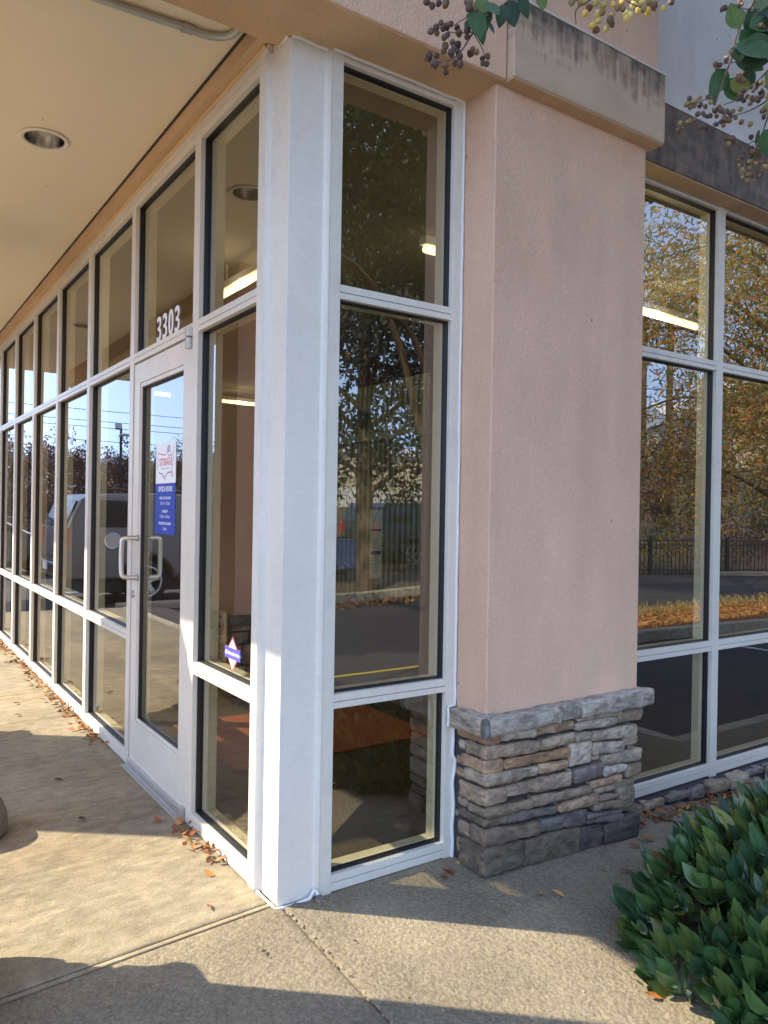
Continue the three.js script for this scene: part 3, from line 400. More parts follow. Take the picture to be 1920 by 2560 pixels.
// downlights in the canopy ceiling and the conduit
for (const [x, z] of [[-0.488, -1.575], [-0.488, -5.42]]) {
  const d = part('downlight', bld); const rg = new THREE.LatheGeometry([[0.090, 0.0], [0.108, -0.001], [0.112, -0.006], [0.108, -0.011], [0.095, -0.011], [0.088, -0.004]].map((p) => new THREE.Vector2(...p)), 40); rg.translate(x, YT + 0.002, z); obj('trim_ring', rg, 'white', d);
  const rf = new THREE.LatheGeometry([[0.089, -0.006], [0.087, 0.03], [0.080, 0.08], [0.068, 0.115], [0.02, 0.118], [0, 0.118]].map((p) => new THREE.Vector2(...p)), 40); rf.translate(x, YT - 0.0005, z); const c = obj('reflector', rf, 'chrome', d); c.material.side = THREE.DoubleSide;
  obj('bulb', new THREE.SphereGeometry(0.035, 14, 10).translate(x, YT + 0.09, z), 'signWhite', d);
}
const cond = obj('conduit', [tube([[-1.7, YT - 0.015, -0.375], [-0.9, YT - 0.015, -0.37], [-0.40, YT - 0.015, -0.348], [-0.25, YT - 0.015, -0.336], [-0.17, YT - 0.016, -0.332], [-0.12, YT - 0.016, -0.31], [-0.09, YT - 0.018, -0.265], [-0.084, YT - 0.02, -0.15], [-0.084, YT - 0.02, -0.09]], 0.0135, 12, 80)], 'zinc', bld);
obj('coupling', [cyl(0.0175, 0.0175, 0.036, -0.235, YT - 0.015, -0.335, 14, 'x'), cyl(0.019, 0.019, 0.008, -0.252, YT - 0.015, -0.336, 14, 'x')], 'zinc', cond);
// ---------------------------------------------------------------- signs and stickers on the glass
const font = await new FontLoader().loadAsync('fonts/droid/droid_sans_bold.typeface.json');
{ const t = thing('address_number', 'white street number 3303 on the glass above the door', 'house number', [0.0345, 2.206, -1.482]);
  for (const [i, ch] of [...'3303'].entries()) { const g = new TextGeometry(ch, { font, size: 0.122, depth: 0.0025, curveSegments: 8, bevelEnabled: false }); g.scale(0.82, 1, 1).rotateY(-Math.PI / 2).translate(0, 0, i * 0.089); obj('digit', g, 'signWhite', t); } }
const flat = (name, z0, z1, y0, y1, x, t, front) => { const g = new THREE.BoxGeometry(z1 - z0, y1 - y0, t); g.rotateY(-Math.PI / 2); g.translate(x, (y0 + y1) / 2, (z0 + z1) / 2); return g; };
function printed(t, w, h, r = 0.5) { const m = new THREE.MeshStandardMaterial({ map: t, roughness: r }); return m; }
{ const tx = canvasTex(580, 900, (g, w, h) => {
    g.fillStyle = '#f3f3f6'; g.fillRect(0, 0, w, h); g.fillStyle = '#1d3fa6'; g.fillRect(0, 398, w, h - 398);
    g.lineWidth = 9; g.lineJoin = 'round'; const S = (c, p) => { g.strokeStyle = c; g.beginPath(); p.forEach(([x, y], i) => i ? g.lineTo(x, y) : g.moveTo(x, y)); g.stroke(); };
    S('#c8485a', [[70, 92], [150, 108], [240, 116], [300, 118]]); S('#6a6f7c', [[70, 92], [52, 150], [48, 215], [62, 265]]); S('#35405e', [[85, 282], [130, 300], [190, 300], [212, 330], [240, 318], [268, 362], [290, 330], [340, 300], [400, 290], [430, 296], [455, 285], [500, 340], [508, 318], [470, 250], [500, 215]]);
    S('#6a6f7c', [[500, 215], [492, 190], [520, 160], [500, 120], [530, 60], [545, 52]]); S('#6a6f7c', [[355, 110], [400, 140], [430, 120], [460, 140], [478, 95]]);
    for (let i = 0; i < 6; i++) { g.strokeStyle = i % 2 ? '#b9a9b6' : '#4568b0'; g.lineWidth = 8; g.beginPath(); g.moveTo(335, 60 + i * 10); g.quadraticCurveTo(380, 8 + i * 14, 425, 44 + i * 11); g.stroke(); }
    g.textAlign = 'center'; const tx1 = (s, y, f, c, sx = 1) => { g.save(); g.translate(w / 2, y); g.scale(sx, 1); g.font = f; g.fillStyle = c; g.fillText(s, 0, 0); g.restore(); };
    tx1('STORAGE', 222, 'bold 100px sans-serif', '#c03a48', 0.86); tx1('Rentals of America', 262, '32px sans-serif', '#8b8f98');
    tx1('OFFICE HOURS', 478, 'bold 70px sans-serif', '#f2f4fa', 0.84); tx1('MON, TUE, THU & FRI', 556, 'bold 38px sans-serif', '#f2f4fa', 0.85); tx1('9:30 am - 5:30 pm', 608, '40px sans-serif', '#f2f4fa', 0.9); tx1('SATURDAY', 686, 'bold 38px sans-serif', '#f2f4fa', 0.85); tx1('9:30 am - 4:00 pm', 738, '40px sans-serif', '#f2f4fa', 0.9); tx1('WEDNESDAY & SUNDAY', 806, 'bold 38px sans-serif', '#f2f4fa', 0.85); tx1('Closed', 860, '42px sans-serif', '#f2f4fa', 0.9);
  });
  const o = obj('office_hours_sign', new THREE.BoxGeometry(0.292, 0.446, 0.0015).rotateY(-Math.PI / 2).translate(0.0352, 1.467, -1.317), printed(tx)); tag(o, 'white and blue office hours sign stuck on the door glass', 'sign'); }
{ const t = thing('security_sticker', 'white diamond security sticker with purple band on the side window', 'sticker', [0.0355, 0.801, -0.47]);
  const dia = (a, b, d) => { const s = new THREE.Shape([[0, -b], [a, 0], [0, b], [-a, 0]].map((p) => new THREE.Vector2(...p))); return new THREE.ExtrudeGeometry(s, { depth: d, bevelEnabled: false }).rotateY(-Math.PI / 2); };
  obj('border', dia(0.064, 0.071, 0.001), mat('stickerRed', { color: C(0.72, 0.16, 0.14), roughness: 0.5 }), t); obj('face', dia(0.056, 0.061, 0.0018), 'signWhite', t);
  const tx = canvasTex(512, 150, (g, w, h) => { g.fillStyle = '#5a55b0'; g.fillRect(0, 0, w, h); g.fillStyle = '#f4f4fb'; g.beginPath(); g.arc(56, h / 2, 30, 0, 7); g.fill(); g.fillStyle = '#5a55b0'; g.beginPath(); g.arc(64, h / 2 - 4, 14, 0, 7); g.fill(); g.fillStyle = '#f4f4fb'; g.font = 'bold 66px sans-serif'; g.save(); g.translate(98, 98); g.scale(0.82, 1); g.fillText('Protection One', 0, 0); g.restore(); });
  obj('band', new THREE.BoxGeometry(0.15, 0.044, 0.0035).rotateY(-Math.PI / 2).translate(-0.001, 0, 0), printed(tx), t);
  obj('small_print', [0.034, 0.026, -0.030, -0.038].map((y, i) => new THREE.BoxGeometry(0.05 - 0.008 * (i % 2), 0.0028, 0.001).rotateY(-Math.PI / 2).translate(-0.002, y, 0)), mat('printGrey', { color: C(0.35, 0.35, 0.42), roughness: 0.6 }), t); }
{ const t = thing('no_smoking_sign', 'cream no smoking thank you sign in an orange frame behind the side window', 'sign', [0.128, 0.802, -0.832]);
  const tx = canvasTex(360, 600, (g, w, h) => { g.fillStyle = '#cdbfa6'; g.fillRect(0, 0, w, h); g.strokeStyle = '#7c3b2e'; g.lineWidth = 16; g.beginPath(); g.arc(w / 2, 155, 100, 0, 7); g.stroke(); g.beginPath(); g.moveTo(110, 85); g.lineTo(250, 225); g.stroke(); g.fillStyle = '#8a5a4c'; g.fillRect(100, 150, 150, 24); g.lineWidth = 7; g.beginPath(); g.moveTo(240, 145); g.bezierCurveTo(270, 110, 220, 100, 250, 70); g.stroke(); g.fillStyle = '#7c3b2e'; g.font = 'italic bold 112px serif'; g.textAlign = 'center'; g.fillText('thank', w / 2, 415); g.fillText('you', w / 2, 515); });
  obj('paper', new THREE.BoxGeometry(0.142, 0.236, 0.002).rotateY(-Math.PI / 2), printed(tx, 0, 0, 0.8), t);
  obj('frame', [[-0.074, 0.074, 0.1185, 0.1235], [-0.074, 0.074, -0.1235, -0.1185], [-0.076, -0.0712, -0.1185, 0.1185], [0.0712, 0.076, -0.1185, 0.1185]].map(([a, b, c, d]) => bx(-0.002, 0.002, c, d, a, b, 0)), mat('orangeFrame', { color: C(0.55, 0.26, 0.12), roughness: 0.6 }), t); }
{ const tx = canvasTex(256, 900, (g, w, h) => { g.fillStyle = '#a39a82'; g.fillRect(0, 0, w, h); g.fillStyle = '#6b665c'; for (let i = 0; i < 34; i++) { if (i % 7 === 5) continue; g.fillRect(26, 60 + i * 24, 130 + (i * 53 % 70), 6); } g.fillStyle = '#2b3358'; g.fillRect(20, 250, 216, 30); g.fillRect(20, 540, 216, 44); });  // cream paper, its colours lowered to look dim behind the glass
  const o = obj('notice_sheet', new THREE.BoxGeometry(0.055, 0.26, 0.001).translate(0.425, 1.25, -0.046), printed(tx, 0, 0, 0.8)); tag(o, 'narrow pale notice sheet taped inside the glass right of the post', 'notice'); }
// ---------------------------------------------------------------- tube lights in the office
const tubes = [['white tube light over the side window beside the corner post', [0.8, -2.55], [0.8, -1.85], 2.8], ['long tube light at the back of the office, seen through the door', [1.72, -7.25], [4.4, -7.42], 2.8], ['tube light end glowing in the upper window right of the corner post', [1.31, -0.965], [2.5, -1.0], 2.8], ['slanting tube light glowing in the window right of the pilaster', [2.95, -1.05], [4.04, -1.12], 2.8], ['short tube light end at the edge of the pilaster', [1.2, -0.14], [2.03, -0.16], 2.8]];
for (const [label, a, b, y] of tubes) {
  const len = Math.hypot(b[0] - a[0], b[1] - a[1]), t = thing('tube_light', label, 'tube light', [(a[0] + b[0]) / 2, y, (a[1] + b[1]) / 2]); t.rotation.y = -Math.atan2(b[1] - a[1], b[0] - a[0]);
  obj('tube', new THREE.CapsuleGeometry(0.019, len - 0.044, 6, 14).rotateZ(Math.PI / 2), 'tube', t); obj('batten', [bx(-len / 2, len / 2, 0.024, 0.07, -0.03, 0.03, 0.004), bx(-len / 2 + 0.1, -len / 2 + 0.11, 0.07, 0.19, -0.005, 0.005, 0), bx(len / 2 - 0.11, len / 2 - 0.1, 0.07, 0.19, -0.005, 0.005, 0)], 'aptTrim', t);
  const p = new THREE.PointLight(0xfff0c0, 0.14); p.position.set(0, -0.05, 0); p.shadow.radius = 4; p.castShadow = true; t.add(p);
}
// ---------------------------------------------------------------- fallen leaves
function leafGeo(len, wid, curl, fold, n = 6) { // a blade: base at the origin, along +y, face +z
  const pos = [], uv = [], idx = []; for (let i = 0; i <= n; i++) { const t = i / n, w = wid * 0.5 * Math.pow(Math.sin(Math.PI * Math.pow(t, 0.8) * 0.985 + 0.02), 0.85), z = curl * len * t * t; for (let j = -1; j <= 1; j++) { pos.push(j * w, t * len, z + Math.abs(j) * w * fold); uv.push(0.5 + j * 0.5, t); } }
  for (let i = 0; i < n; i++) for (let j = 0; j < 2; j++) { const a = i * 3 + j; idx.push(a, a + 1, a + 3, a + 1, a + 4, a + 3); }
  const g = new THREE.BufferGeometry(); g.setAttribute('position', new THREE.Float32BufferAttribute(pos, 3)); g.setAttribute('uv', new THREE.Float32BufferAttribute(uv, 2)); g.setIndex(idx); g.computeVertexNormals(); return g.toNonIndexed();
}
const DRY = [[0.42, 0.13, 0.035], [0.50, 0.20, 0.06], [0.36, 0.17, 0.07], [0.55, 0.32, 0.14], [0.30, 0.10, 0.05], [0.46, 0.28, 0.15], [0.24, 0.12, 0.07]];
function strewn(g, x, y, z, a, tiltA, tiltB) { return g.rotateX(-Math.PI / 2).rotateZ(tiltA).rotateX(tiltB).rotateY(a).translate(x, y, z); }
function dryLeaf(size, c) { return paint(leafGeo(size, size * rr(0.38, 0.55), rr(-0.35, 0.35), rr(-0.2, 0.9), 5), ...tint(c, 0.2)); }
{ reseed(77);
  const drift = (name, label, n, f) => { const gs = []; for (let i = 0; i < n; i++) { const [x, z, h, s] = f(i / n); gs.push(strewn(dryLeaf(rr(0.028, 0.055) * (s ?? 1), DRY[Math.floor(rnd() * 7)]), x, H(x, z) + 0.004 + h, z, rr(0, 6.3), rr(-0.7, 0.7), rr(-0.6, 0.6))); } stuff(tag(obj(name, gs, 'leafDry'), label, 'leaves')); };
  drift('leaf_drift', 'thin drift of dry leaves along the foot of the window wall left of the door', 320, () => { const t = rnd(), z = -2.15 - t * 5, k = rnd() * rnd(); return [-0.012 - 0.10 * k, z, rr(0, 0.012)]; });
  drift('leaf_drift', 'crumpled brown leaf pile at the foot of the side window beside the door', 46, () => { const z = rr(-0.86, -0.42), k = rnd() * rnd(); return [-0.012 - 0.10 * k * (z < -0.6 ? 1 : 0.45), z, rr(0, 0.02), 0.95]; });
  drift('leaf_drift', 'band of curled tan leaves along the dark stone plinth', 130, () => { const x = rr(1.72, 3.3); return [x, 0.085 + 0.07 * rnd() * rnd() + 0.012, rr(0, 0.02), 1.15]; });
  drift('leaf_drift', 'thin scatter of tan leaves across the lot at the foot of the planted bed', 700, () => { const t = rnd(); return [4.2 + t * 5, 8.55 + t * 0.75 + rr(-0.28, 0.28), GY - H(4.2 + t * 5, 8.6) , 3]; });
  const one = [[0.70, 0.12, 1, 0.05, 'dark red leaf lying beside the stone base corner', [0.34, 0.03, 0.03]], [0.662, 0.118, 2, 0.05, 'orange leaf lying against the dark red leaf by the stone base', DRY[0]], [1.36, 0.42, 1, 0.045, 'small brown leaf on the walk in front of the stone base', DRY[4]], [1.65, 0.38, 2.2, 0.06, 'orange leaf on the shaded walk between stone base and shrub', DRY[0]], [1.585, 0.29, 0.6, 0.05, 'brown leaf lying close to the right end of the stone base', DRY[4]], [1.71, 0.27, 0.9, 0.07, 'long tan leaf at the right end of the stone base', DRY[2]], [0.90, 0.385, 1.8, 0.045, 'pale leaf in the patch of sun on the shaded walk', DRY[5]], [0.955, 0.44, 0.4, 0.05, 'curled tan leaf in the patch of sun on the shaded walk', DRY[3]], [0.775, 0.985, 1.0, 0.055, 'bright orange leaf on sunlit concrete beside the shrub', [0.62, 0.22, 0.05]],
    [-0.085, -0.34, 0.4, 0.045, 'single bright orange leaf by the foot of the corner post', [0.66, 0.25, 0.05]], [-0.095, -0.93, 0.1, 0.045, 'lone brown leaf below the end of the door threshold', DRY[0]], [-0.35, -1.17, 2.4, 0.06, 'dark curled leaf alone on the shaded concrete before the door', [0.07, 0.05, 0.04]], [-0.33, -1.72, 1.9, 0.05, 'dark oval leaf near the joint in front of the door', [0.08, 0.065, 0.05]], [-0.17, -0.155, 2.6, 0.04, 'thin rust coloured leaf lodged in the wide joint', [0.36, 0.12, 0.05]], [-0.12, 0.19, 2.1, 0.03, 'tiny dark leaf on the sunlit slab below the post', [0.10, 0.07, 0.06]],
    [-0.22, -2.33, 0.3, 0.05, 'tan leaf on sunlit walk short of the leaf drift', DRY[3]], [-0.30, -3.1, 1.3, 0.05, 'pale leaf alone on the walk beyond the door', DRY[5]], [-0.26, -3.45, 2.0, 0.05, 'brown leaf on the walk near the far slab joint', DRY[2]], [0.15, 0.30, 1, 0.018, 'crumb of brown leaf beside the joint on the right slab', [0.12, 0.08, 0.06]], [-0.82, -3.57, 1.5, 0.09, 'red leaf lying on a slab joint, reflected in the door', [0.4, 0.05, 0.03]]];
  for (const [x, z, a, s, label, c] of one) { const g = paint(leafGeo(s, s * 0.45, 0.22, 0.5, 7), ...c); strewn(g, 0, 0, 0, a, 0.12, 0.1); g.computeBoundingBox(); const y = H(x, z) + 0.003 - g.boundingBox.min.y; const o = obj('fallen_leaf', g, 'leafDry'); o.position.set(x, y, z); tag(o, label, 'leaf', 'fallen leaves lying singly on the walk'); }
  const bits = []; for (let i = 0; i < 110; i++) { const t = rnd(), x = i < 70 ? 0.034 + rr(-0.012, 0.012) : rr(0.1, 1.5), z = i < 70 ? 0.02 + t * 1.2 : rr(0.03, 1.2), s = rr(0.002, 0.006); bits.push(paint(new THREE.IcosahedronGeometry(s, 0).scale(1, 0.6, 1.3).translate(x, H(x, z) + s * 0.4, z), ...(rnd() < 0.5 ? [0.30, 0.27, 0.22] : [0.2, 0.12, 0.07]))); } stuff(tag(obj('grit', bits, 'pod'), 'loose grit and crumbs along the slab joint right of the post', 'grit'));
}
{ const t = tag(obj('bollard_foot', new THREE.LatheGeometry([[0, 0.21], [0.06, 0.208], [0.115, 0.185], [0.155, 0.14], [0.176, 0.085], [0.18, 0.03], [0.176, 0.0], [0.0, 0.0]].map((p) => new THREE.Vector2(...p)), 40), mat('footConcrete', { color: C(0.40, 0.36, 0.34), map: T.conc, bumpMap: T.concB, bumpScale: 0.002, roughness: 0.9 })), 'rounded grey concrete bollard foot at the left edge of the walk', 'bollard'); t.position.set(-0.83, -0.018, -1.25); }
// ---------------------------------------------------------------- evergreen shrub, right foreground
{ reseed(404); const t = thing('laurel_shrub', 'clipped dark green evergreen shrub with upright pointed leaves', 'shrub', [1.82, H(1.82, 1.15), 1.15]);
  const cx = 0, cz = 0, RX = 1.02, RYy = 0.315, RZ = 0.70, leaves = [], q = new THREE.Quaternion(), up = new THREE.Vector3(0, 1, 0); const near = EYE.clone().sub(t.position).normalize();
  const variants = [0, 1, 2, 3, 4, 5].map((k) => leafGeo(0.082 + 0.010 * (k % 3), 0.043 + 0.005 * (k % 2), -0.12 - 0.08 * (k % 3), 0.14 + 0.16 * (k % 2), 7));
  const greens = [[0.09, 0.185, 0.07], [0.125, 0.23, 0.075], [0.075, 0.155, 0.09], [0.19, 0.27, 0.08], [0.10, 0.205, 0.105]];
  const stems = [];
  for (let i = 0; i < 800; i++) { // shoots on the dome, each a rosette
    const a = rnd() * 6.283, e = Math.asin(Math.pow(rnd(), 0.8)) , depth = i < 640 ? rr(0.93, 1.04) : rr(0.55, 0.9), lump = 1 + 0.10 * n3(Math.cos(a) * 2.2, e * 2.2, Math.sin(a) * 2.2, 3);
    const d = new THREE.Vector3(Math.cos(a) * Math.cos(e), Math.sin(e), Math.sin(a) * Math.cos(e)), p = new THREE.Vector3(d.x * RX, 0.02 + d.y * RYy, d.z * RZ).multiplyScalar(depth * lump), ax = new THREE.Vector3(d.x * 0.75 + rr(-0.3, 0.3), 0.75 + rr(-0.2, 0.3), d.z * 0.75 + rr(-0.3, 0.3)).normalize();
    if (i % 2 === 0) stems.push(taper([[p.x * 0.25, -0.02, p.z * 0.25], [p.x * 0.7, p.y * 0.6, p.z * 0.7], p.clone()], 0.006, 0.0025, 5));
    const n = 5 + Math.floor(rnd() * 4), twist = rnd() * 6.283, col = greens[Math.floor(rnd() * 5)];
    for (let k = 0; k < n; k++) { const spread = 0.2 + 0.75 * (1 - k / n) + rr(-0.22, 0.22), m = new THREE.Matrix4(); const b = new THREE.Quaternion().setFromUnitVectors(up, ax), r = new THREE.Quaternion().setFromAxisAngle(up, twist + k * 2.4), s = new THREE.Quaternion().setFromAxisAngle(new THREE.Vector3(1, 0, 0), spread); q.copy(b).multiply(r).multiply(s); const sc = rr(0.6, 1.25); m.compose(p.clone().addScaledVector(ax, 0.012 * k - 0.03), q, new THREE.Vector3(sc, sc, sc)); leaves.push({ m, v: Math.floor(rnd() * 6), c: tint(rnd() < 0.06 ? [0.26, 0.27, 0.07] : rnd() < 0.02 ? [0.22, 0.12, 0.05] : col, 0.28), s: p.dot(near) + (p.clone().add(t.position).distanceTo(EYE) < 3.2 ? 0.3 : 0) - (i >= 640 ? 0.6 : 0) }); }
  }
  leaves.sort((a, b) => b.s - a.s);
  const shared = {}; leaves.forEach((l, i) => { if (i < 300) { const key = l.v + '_' + (i % 10); const g = shared[key] ??= paint(variants[l.v].clone(), ...l.c); const o = obj('leaf', g, 'leafGreen', t); l.m.decompose(o.position, o.quaternion, o.scale); } });
  const rest = leaves.slice(300).map((l) => paint(variants[l.v].clone().applyMatrix4(l.m), ...l.c)); stuff(obj('foliage', rest, 'leafGreen', t)); obj('stem', stems, 'bark', t);
}
// ---------------------------------------------------------------- crape myrtle whose twigs hang into the picture
{ reseed(99); const t = thing('crape_myrtle', 'crape myrtle with drooping twigs, green leaves and clusters of brown seed pods', 'tree', [0, 0, 0]);
  const D = 1.55, twig = (pts, r0, r1, d = D) => obj('twig', taper(pts.map(([u, v, k]) => at(u, v, d + (k ?? 0))), r0, r1, 6), 'bark', t);
  const root = new THREE.Vector3(2.35, H(2.35, 1.6) - 0.05, 1.75), fork = new THREE.Vector3(2.2, 1.5, 1.85);
  obj('trunk', taper([root, new THREE.Vector3(2.32, 0.7, 1.82), fork], 0.055, 0.042, 10), 'bark', t);
  const limb = (...p) => obj('branch', taper(p, 0.03, 0.009, 8), 'bark', t); const A0 = at(1273, -20, D), B0 = at(1500, -60, D), C0 = at(1890, -30, D + 0.05);
  limb(fork, new THREE.Vector3(1.5, 2.9, 1.75), at(1560, -420, D), B0); limb(fork, new THREE.Vector3(1.9, 2.6, 1.8), at(2120, -260, D + 0.1), C0); limb(at(1560, -420, D), at(1400, -220, D), A0); limb(fork, new THREE.Vector3(2.5, 2.6, 2.1), new THREE.Vector3(2.7, 3.6, 2.3)); limb(fork, new THREE.Vector3(2.6, 2.6, 1.4), new THREE.Vector3(2.9, 3.8, 1.0));
  twig([[1290, -40], [1273, 0], [1231, 30], [1184, 80], [1151, 130], [1123, 151], [1093, 158]], 0.0028, 0.0011); twig([[1184, 80], [1134, 82], [1100, 70]], 0.0014, 0.0008); twig([[1184, 83], [1200, 110], [1212, 138]], 0.0013, 0.0008); twig([[1231, 30], [1173, 42], [1130, 66]], 0.0016, 0.0009); twig([[1151, 130], [1110, 120]], 0.001, 0.0007);
  twig([[1500, -60], [1480, -5], [1440, 25], [1440, 60]], 0.0026, 0.001); twig([[1500, -60], [1580, 10], [1640, 28]], 0.002, 0.001); twig([[1480, -10], [1420, 8]], 0.0014, 0.0008);
  twig([[1890, -30], [1886, 0], [1863, 38], [1841, 90], [1832, 136], [1816, 181], [1796, 237], [1788, 262]], 0.003, 0.0012); twig([[1960, 120], [1920, 176], [1875, 220], [1840, 250], [1810, 262]], 0.002, 0.001); twig([[1960, 215], [1920, 250], [1875, 276], [1818, 294]], 0.002, 0.001); twig([[1945, 250], [1920, 292], [1908, 330], [1902, 372]], 0.002, 0.001); twig([[1796, 237], [1760, 250], [1725, 262]], 0.0014, 0.0008); twig([[1902, 372], [1890, 420], [1868, 455]], 0.0012, 0.0008); twig([[1902, 345], [1860, 362], [1830, 358]], 0.0012, 0.0007); twig([[1900, 22], [1860, 22], [1826, 8]], 0.0014, 0.0008); twig([[1841, 155], [1808, 160], [1790, 164]], 0.001, 0.0007);
  const pz = (a, s, u0, v0) => a.map(([x, y, ...r]) => [u0 + x / s, v0 + y / s, ...r]);
  // leaves: place, length in metres, lie of the blade in the picture plane, colour
  const G1 = [0.05, 0.14, 0.035], G2 = [0.025, 0.075, 0.03], G3 = [0.14, 0.22, 0.04], GY2 = [0.30, 0.30, 0.05];
  const leafAt = (u, v, len, ang, c, wid = 0.58, tilt = 0) => { const g = paint(leafGeo(len, len * wid, rr(-0.15, 0.1), rr(0.05, 0.2), 8), ...c), o = obj('leaf', g, 'leafThin', t); o.position.copy(at(u, v, D + rr(-0.03, 0.03))); const m = new THREE.Matrix4().makeBasis(RT, UP, FW.clone().negate()); o.quaternion.setFromRotationMatrix(m).multiply(new THREE.Quaternion().setFromEuler(new THREE.Euler(rr(-0.5, 0.5), tilt + rr(-0.3, 0.3), ang))); };
  for (const [u, v, l, a, c, w] of [[1204, -12, 0.085, 3.15, G3, 0.5], [1186, 20, 0.07, 3.3, G1, 0.55], [1262, 12, 0.042, 2.9, G2, 0.62], [1272, 0, 0.055, 3.35, G2, 0.66], [1300, -12, 0.045, 3.6, G2, 0.6], [1352, -12, 0.04, 3.2, G3, 0.6], [1178, 48, 0.032, 2.7, G1, 0.5], [1230, 34, 0.03, 2.6, G2, 0.4], [1222, 55, 0.03, 3.5, [0.1, 0.2, 0.3], 0.3], [1215, 5, 0.05, 3.6, G1, 0.6], [1200, 60, 0.04, 3.3, G1, 0.5]]) leafAt(u, v, l, a, c, w);
  for (const [u, v, l, a, c, w] of pz([[815, 320, 0.05, 0.4, G3, 0.85], [960, 60, 0.085, 4.6, G2, 0.8], [1000, 190, 0.08, 4.4, G2, 0.75], [850, 330, 0.075, 3.9, G1, 0.7], [900, 430, 0.07, 4.4, G1, 0.7], [800, 480, 0.08, 4.0, G1, 0.75], [790, 600, 0.065, 4.1, G1, 0.75], [690, 760, 0.07, 2.6, G1, 0.55], [690, 880, 0.055, 3.9, G1, 0.7], [900, 740, 0.045, 3.6, G2, 0.6], [1130, 610, 0.06, 1.9, G2, 0.4], [1100, 380, 0.06, 4.5, G2, 0.8], [1050, 1430, 0.03, 3.1, G1, 0.3], [1100, 1440, 0.06, 3.8, G1, 0.8], [570, 1000, 0.03, 3.1, G1, 0.4], [1120, 820, 0.055, 4.2, G3, 0.8], [1090, 1180, 0.045, 4.4, GY2, 0.8], [730, 900, 0.045, 4.4, GY2, 0.7], [1150, 60, 0.09, 4.2, G2, 0.8], [1010, 20, 0.08, 4.0, G2, 0.8], [940, 300, 0.07, 4.9, G1, 0.8], [1040, 330, 0.06, 5.0, G2, 0.8], [860, 560, 0.07, 4.9, G1, 0.75], [1120, 150, 0.08, 4.3, G2, 0.8], [930, 120, 0.06, 3.7, G2, 0.7], [880, 650, 0.05, 4.6, G2, 0.7], [1140, 480, 0.06, 4.6, G2, 0.7], [760, 520, 0.045, 3.4, G2, 0.6], [1100, 260, 0.06, 5.2, G2, 0.75]], 4.423, 1660, 0)) leafAt(u, v, l, a, c, w);
  // seed pods
  const podV = [[0.06, 0.035, 0.03], [0.085, 0.045, 0.035], [0.13, 0.07, 0.035], [0.20, 0.15, 0.05], [0.34, 0.28, 0.07], [0.55, 0.36, 0.08], [0.62, 0.50, 0.16]].map((c, k) => { const g = new THREE.IcosahedronGeometry(0.0056, 1), p = g.attributes.position; for (let i = 0; i < p.count; i++) { const x = p.getX(i), y = p.getY(i), z = p.getZ(i), an = Math.atan2(z, x), f = 1 + (y < -0.002 ? -0.10 : 0.02) + 0.09 * Math.cos(3 * an + k); p.setXYZ(i, x * f, y * (y < 0 ? 1.3 : 1.0), z * f); } g.computeVertexNormals(); return paint(g, ...c); });
  let pods = 0; const pod = (u, v, k, s = 1) => { if (pods++ >= 296) return; const o = obj('seed_pod', podV[k], 'pod', t); o.position.copy(at(u, v, D + rr(-0.03, 0.03))); o.rotation.set(rr(-1, 1), rr(0, 6), rr(-1, 1)); o.scale.setScalar(s * rr(0.8, 1.15)); };
  for (const [u, v] of pz([[225, 205], [183, 248], [135, 283], [190, 300], [268, 240], [315, 212], [245, 250], [285, 315], [258, 335], [370, 250], [388, 295], [460, 270], [460, 335], [330, 378], [375, 400], [262, 412], [250, 460], [318, 475], [398, 508], [122, 495], [95, 515], [185, 500], [120, 535], [155, 570], [178, 580], [262, 590], [357, 570], [398, 575], [272, 652], [512, 440], [545, 468], [490, 480], [645, 505], [600, 525], [605, 570], [635, 575], [475, 75], [510, 75], [535, 90], [480, 145], [522, 148], [670, 105], [735, 100], [455, 15], [485, 25], [270, 20], [265, 45], [205, 25], [145, 52], [85, 20], [100, 20], [620, 60], [380, 470], [340, 440], [300, 215]], 3.607, 1040, 0)) pod(u, v, Math.floor(rnd() * 3), 1.15);
  for (const [u, v] of pz([[765, 15], [830, 20], [870, 100], [950, 20], [965, 105], [970, 155], [925, 195], [955, 230], [1030, 220], [1075, 115], [1075, 185], [1085, 30], [1150, 20], [1160, 70], [1190, 140], [1215, 110], [1320, 70], [1360, 15], [1350, 85], [1300, 15], [1470, 60], [1530, 15], [1280, 80], [1010, 40], [900, 60], [1000, 90], [1120, 60], [1240, 40], [1400, 40], [860, 10], [1180, 100], [1060, 150], [800, -20], [1250, 0]], 3.072, 1180, 0)) pod(u, v, [2, 3, 4, 5, 5, 6, 6][Math.floor(rnd() * 7)], 1.2);
  for (const [x, y, r, n] of [[460, 1150, 150, 16], [300, 1130, 60, 7], [620, 1260, 140, 18], [870, 1110, 110, 10], [1020, 1050, 70, 7], [720, 1280, 80, 8], [850, 1345, 8, 1], [950, 1365, 8, 1], [720, 110, 40, 3], [650, 90, 30, 3], [280, 1310, 60, 5], [170, 1400, 60, 5], [740, 1590, 80, 7], [1010, 1640, 80, 10], [920, 1800, 110, 12], [1060, 1800, 90, 10], [920, 1950, 60, 9], [1060, 1960, 45, 5], [1080, 1250, 60, 6], [880, 850, 70, 8], [1080, 290, 80, 10], [1000, 590, 60, 5], [690, 650, 25, 2], [580, 720, 45, 4], [850, 30, 50, 4], [730, 570, 12, 1], [960, 1510, 8, 1], [1080, 960, 60, 6], [440, 1410, 40, 4], [1110, 1050, 50, 5]]) for (let i = 0; i < n; i++) { const a = rnd() * 6.28, q = r * Math.sqrt(rnd()); pod(1660 + (x + Math.cos(a) * q) / 4.423, (y + Math.sin(a) * q) / 4.423, [0, 0, 1, 1, 2, 2, 3, 3][Math.floor(rnd() * 8)], 0.82); }
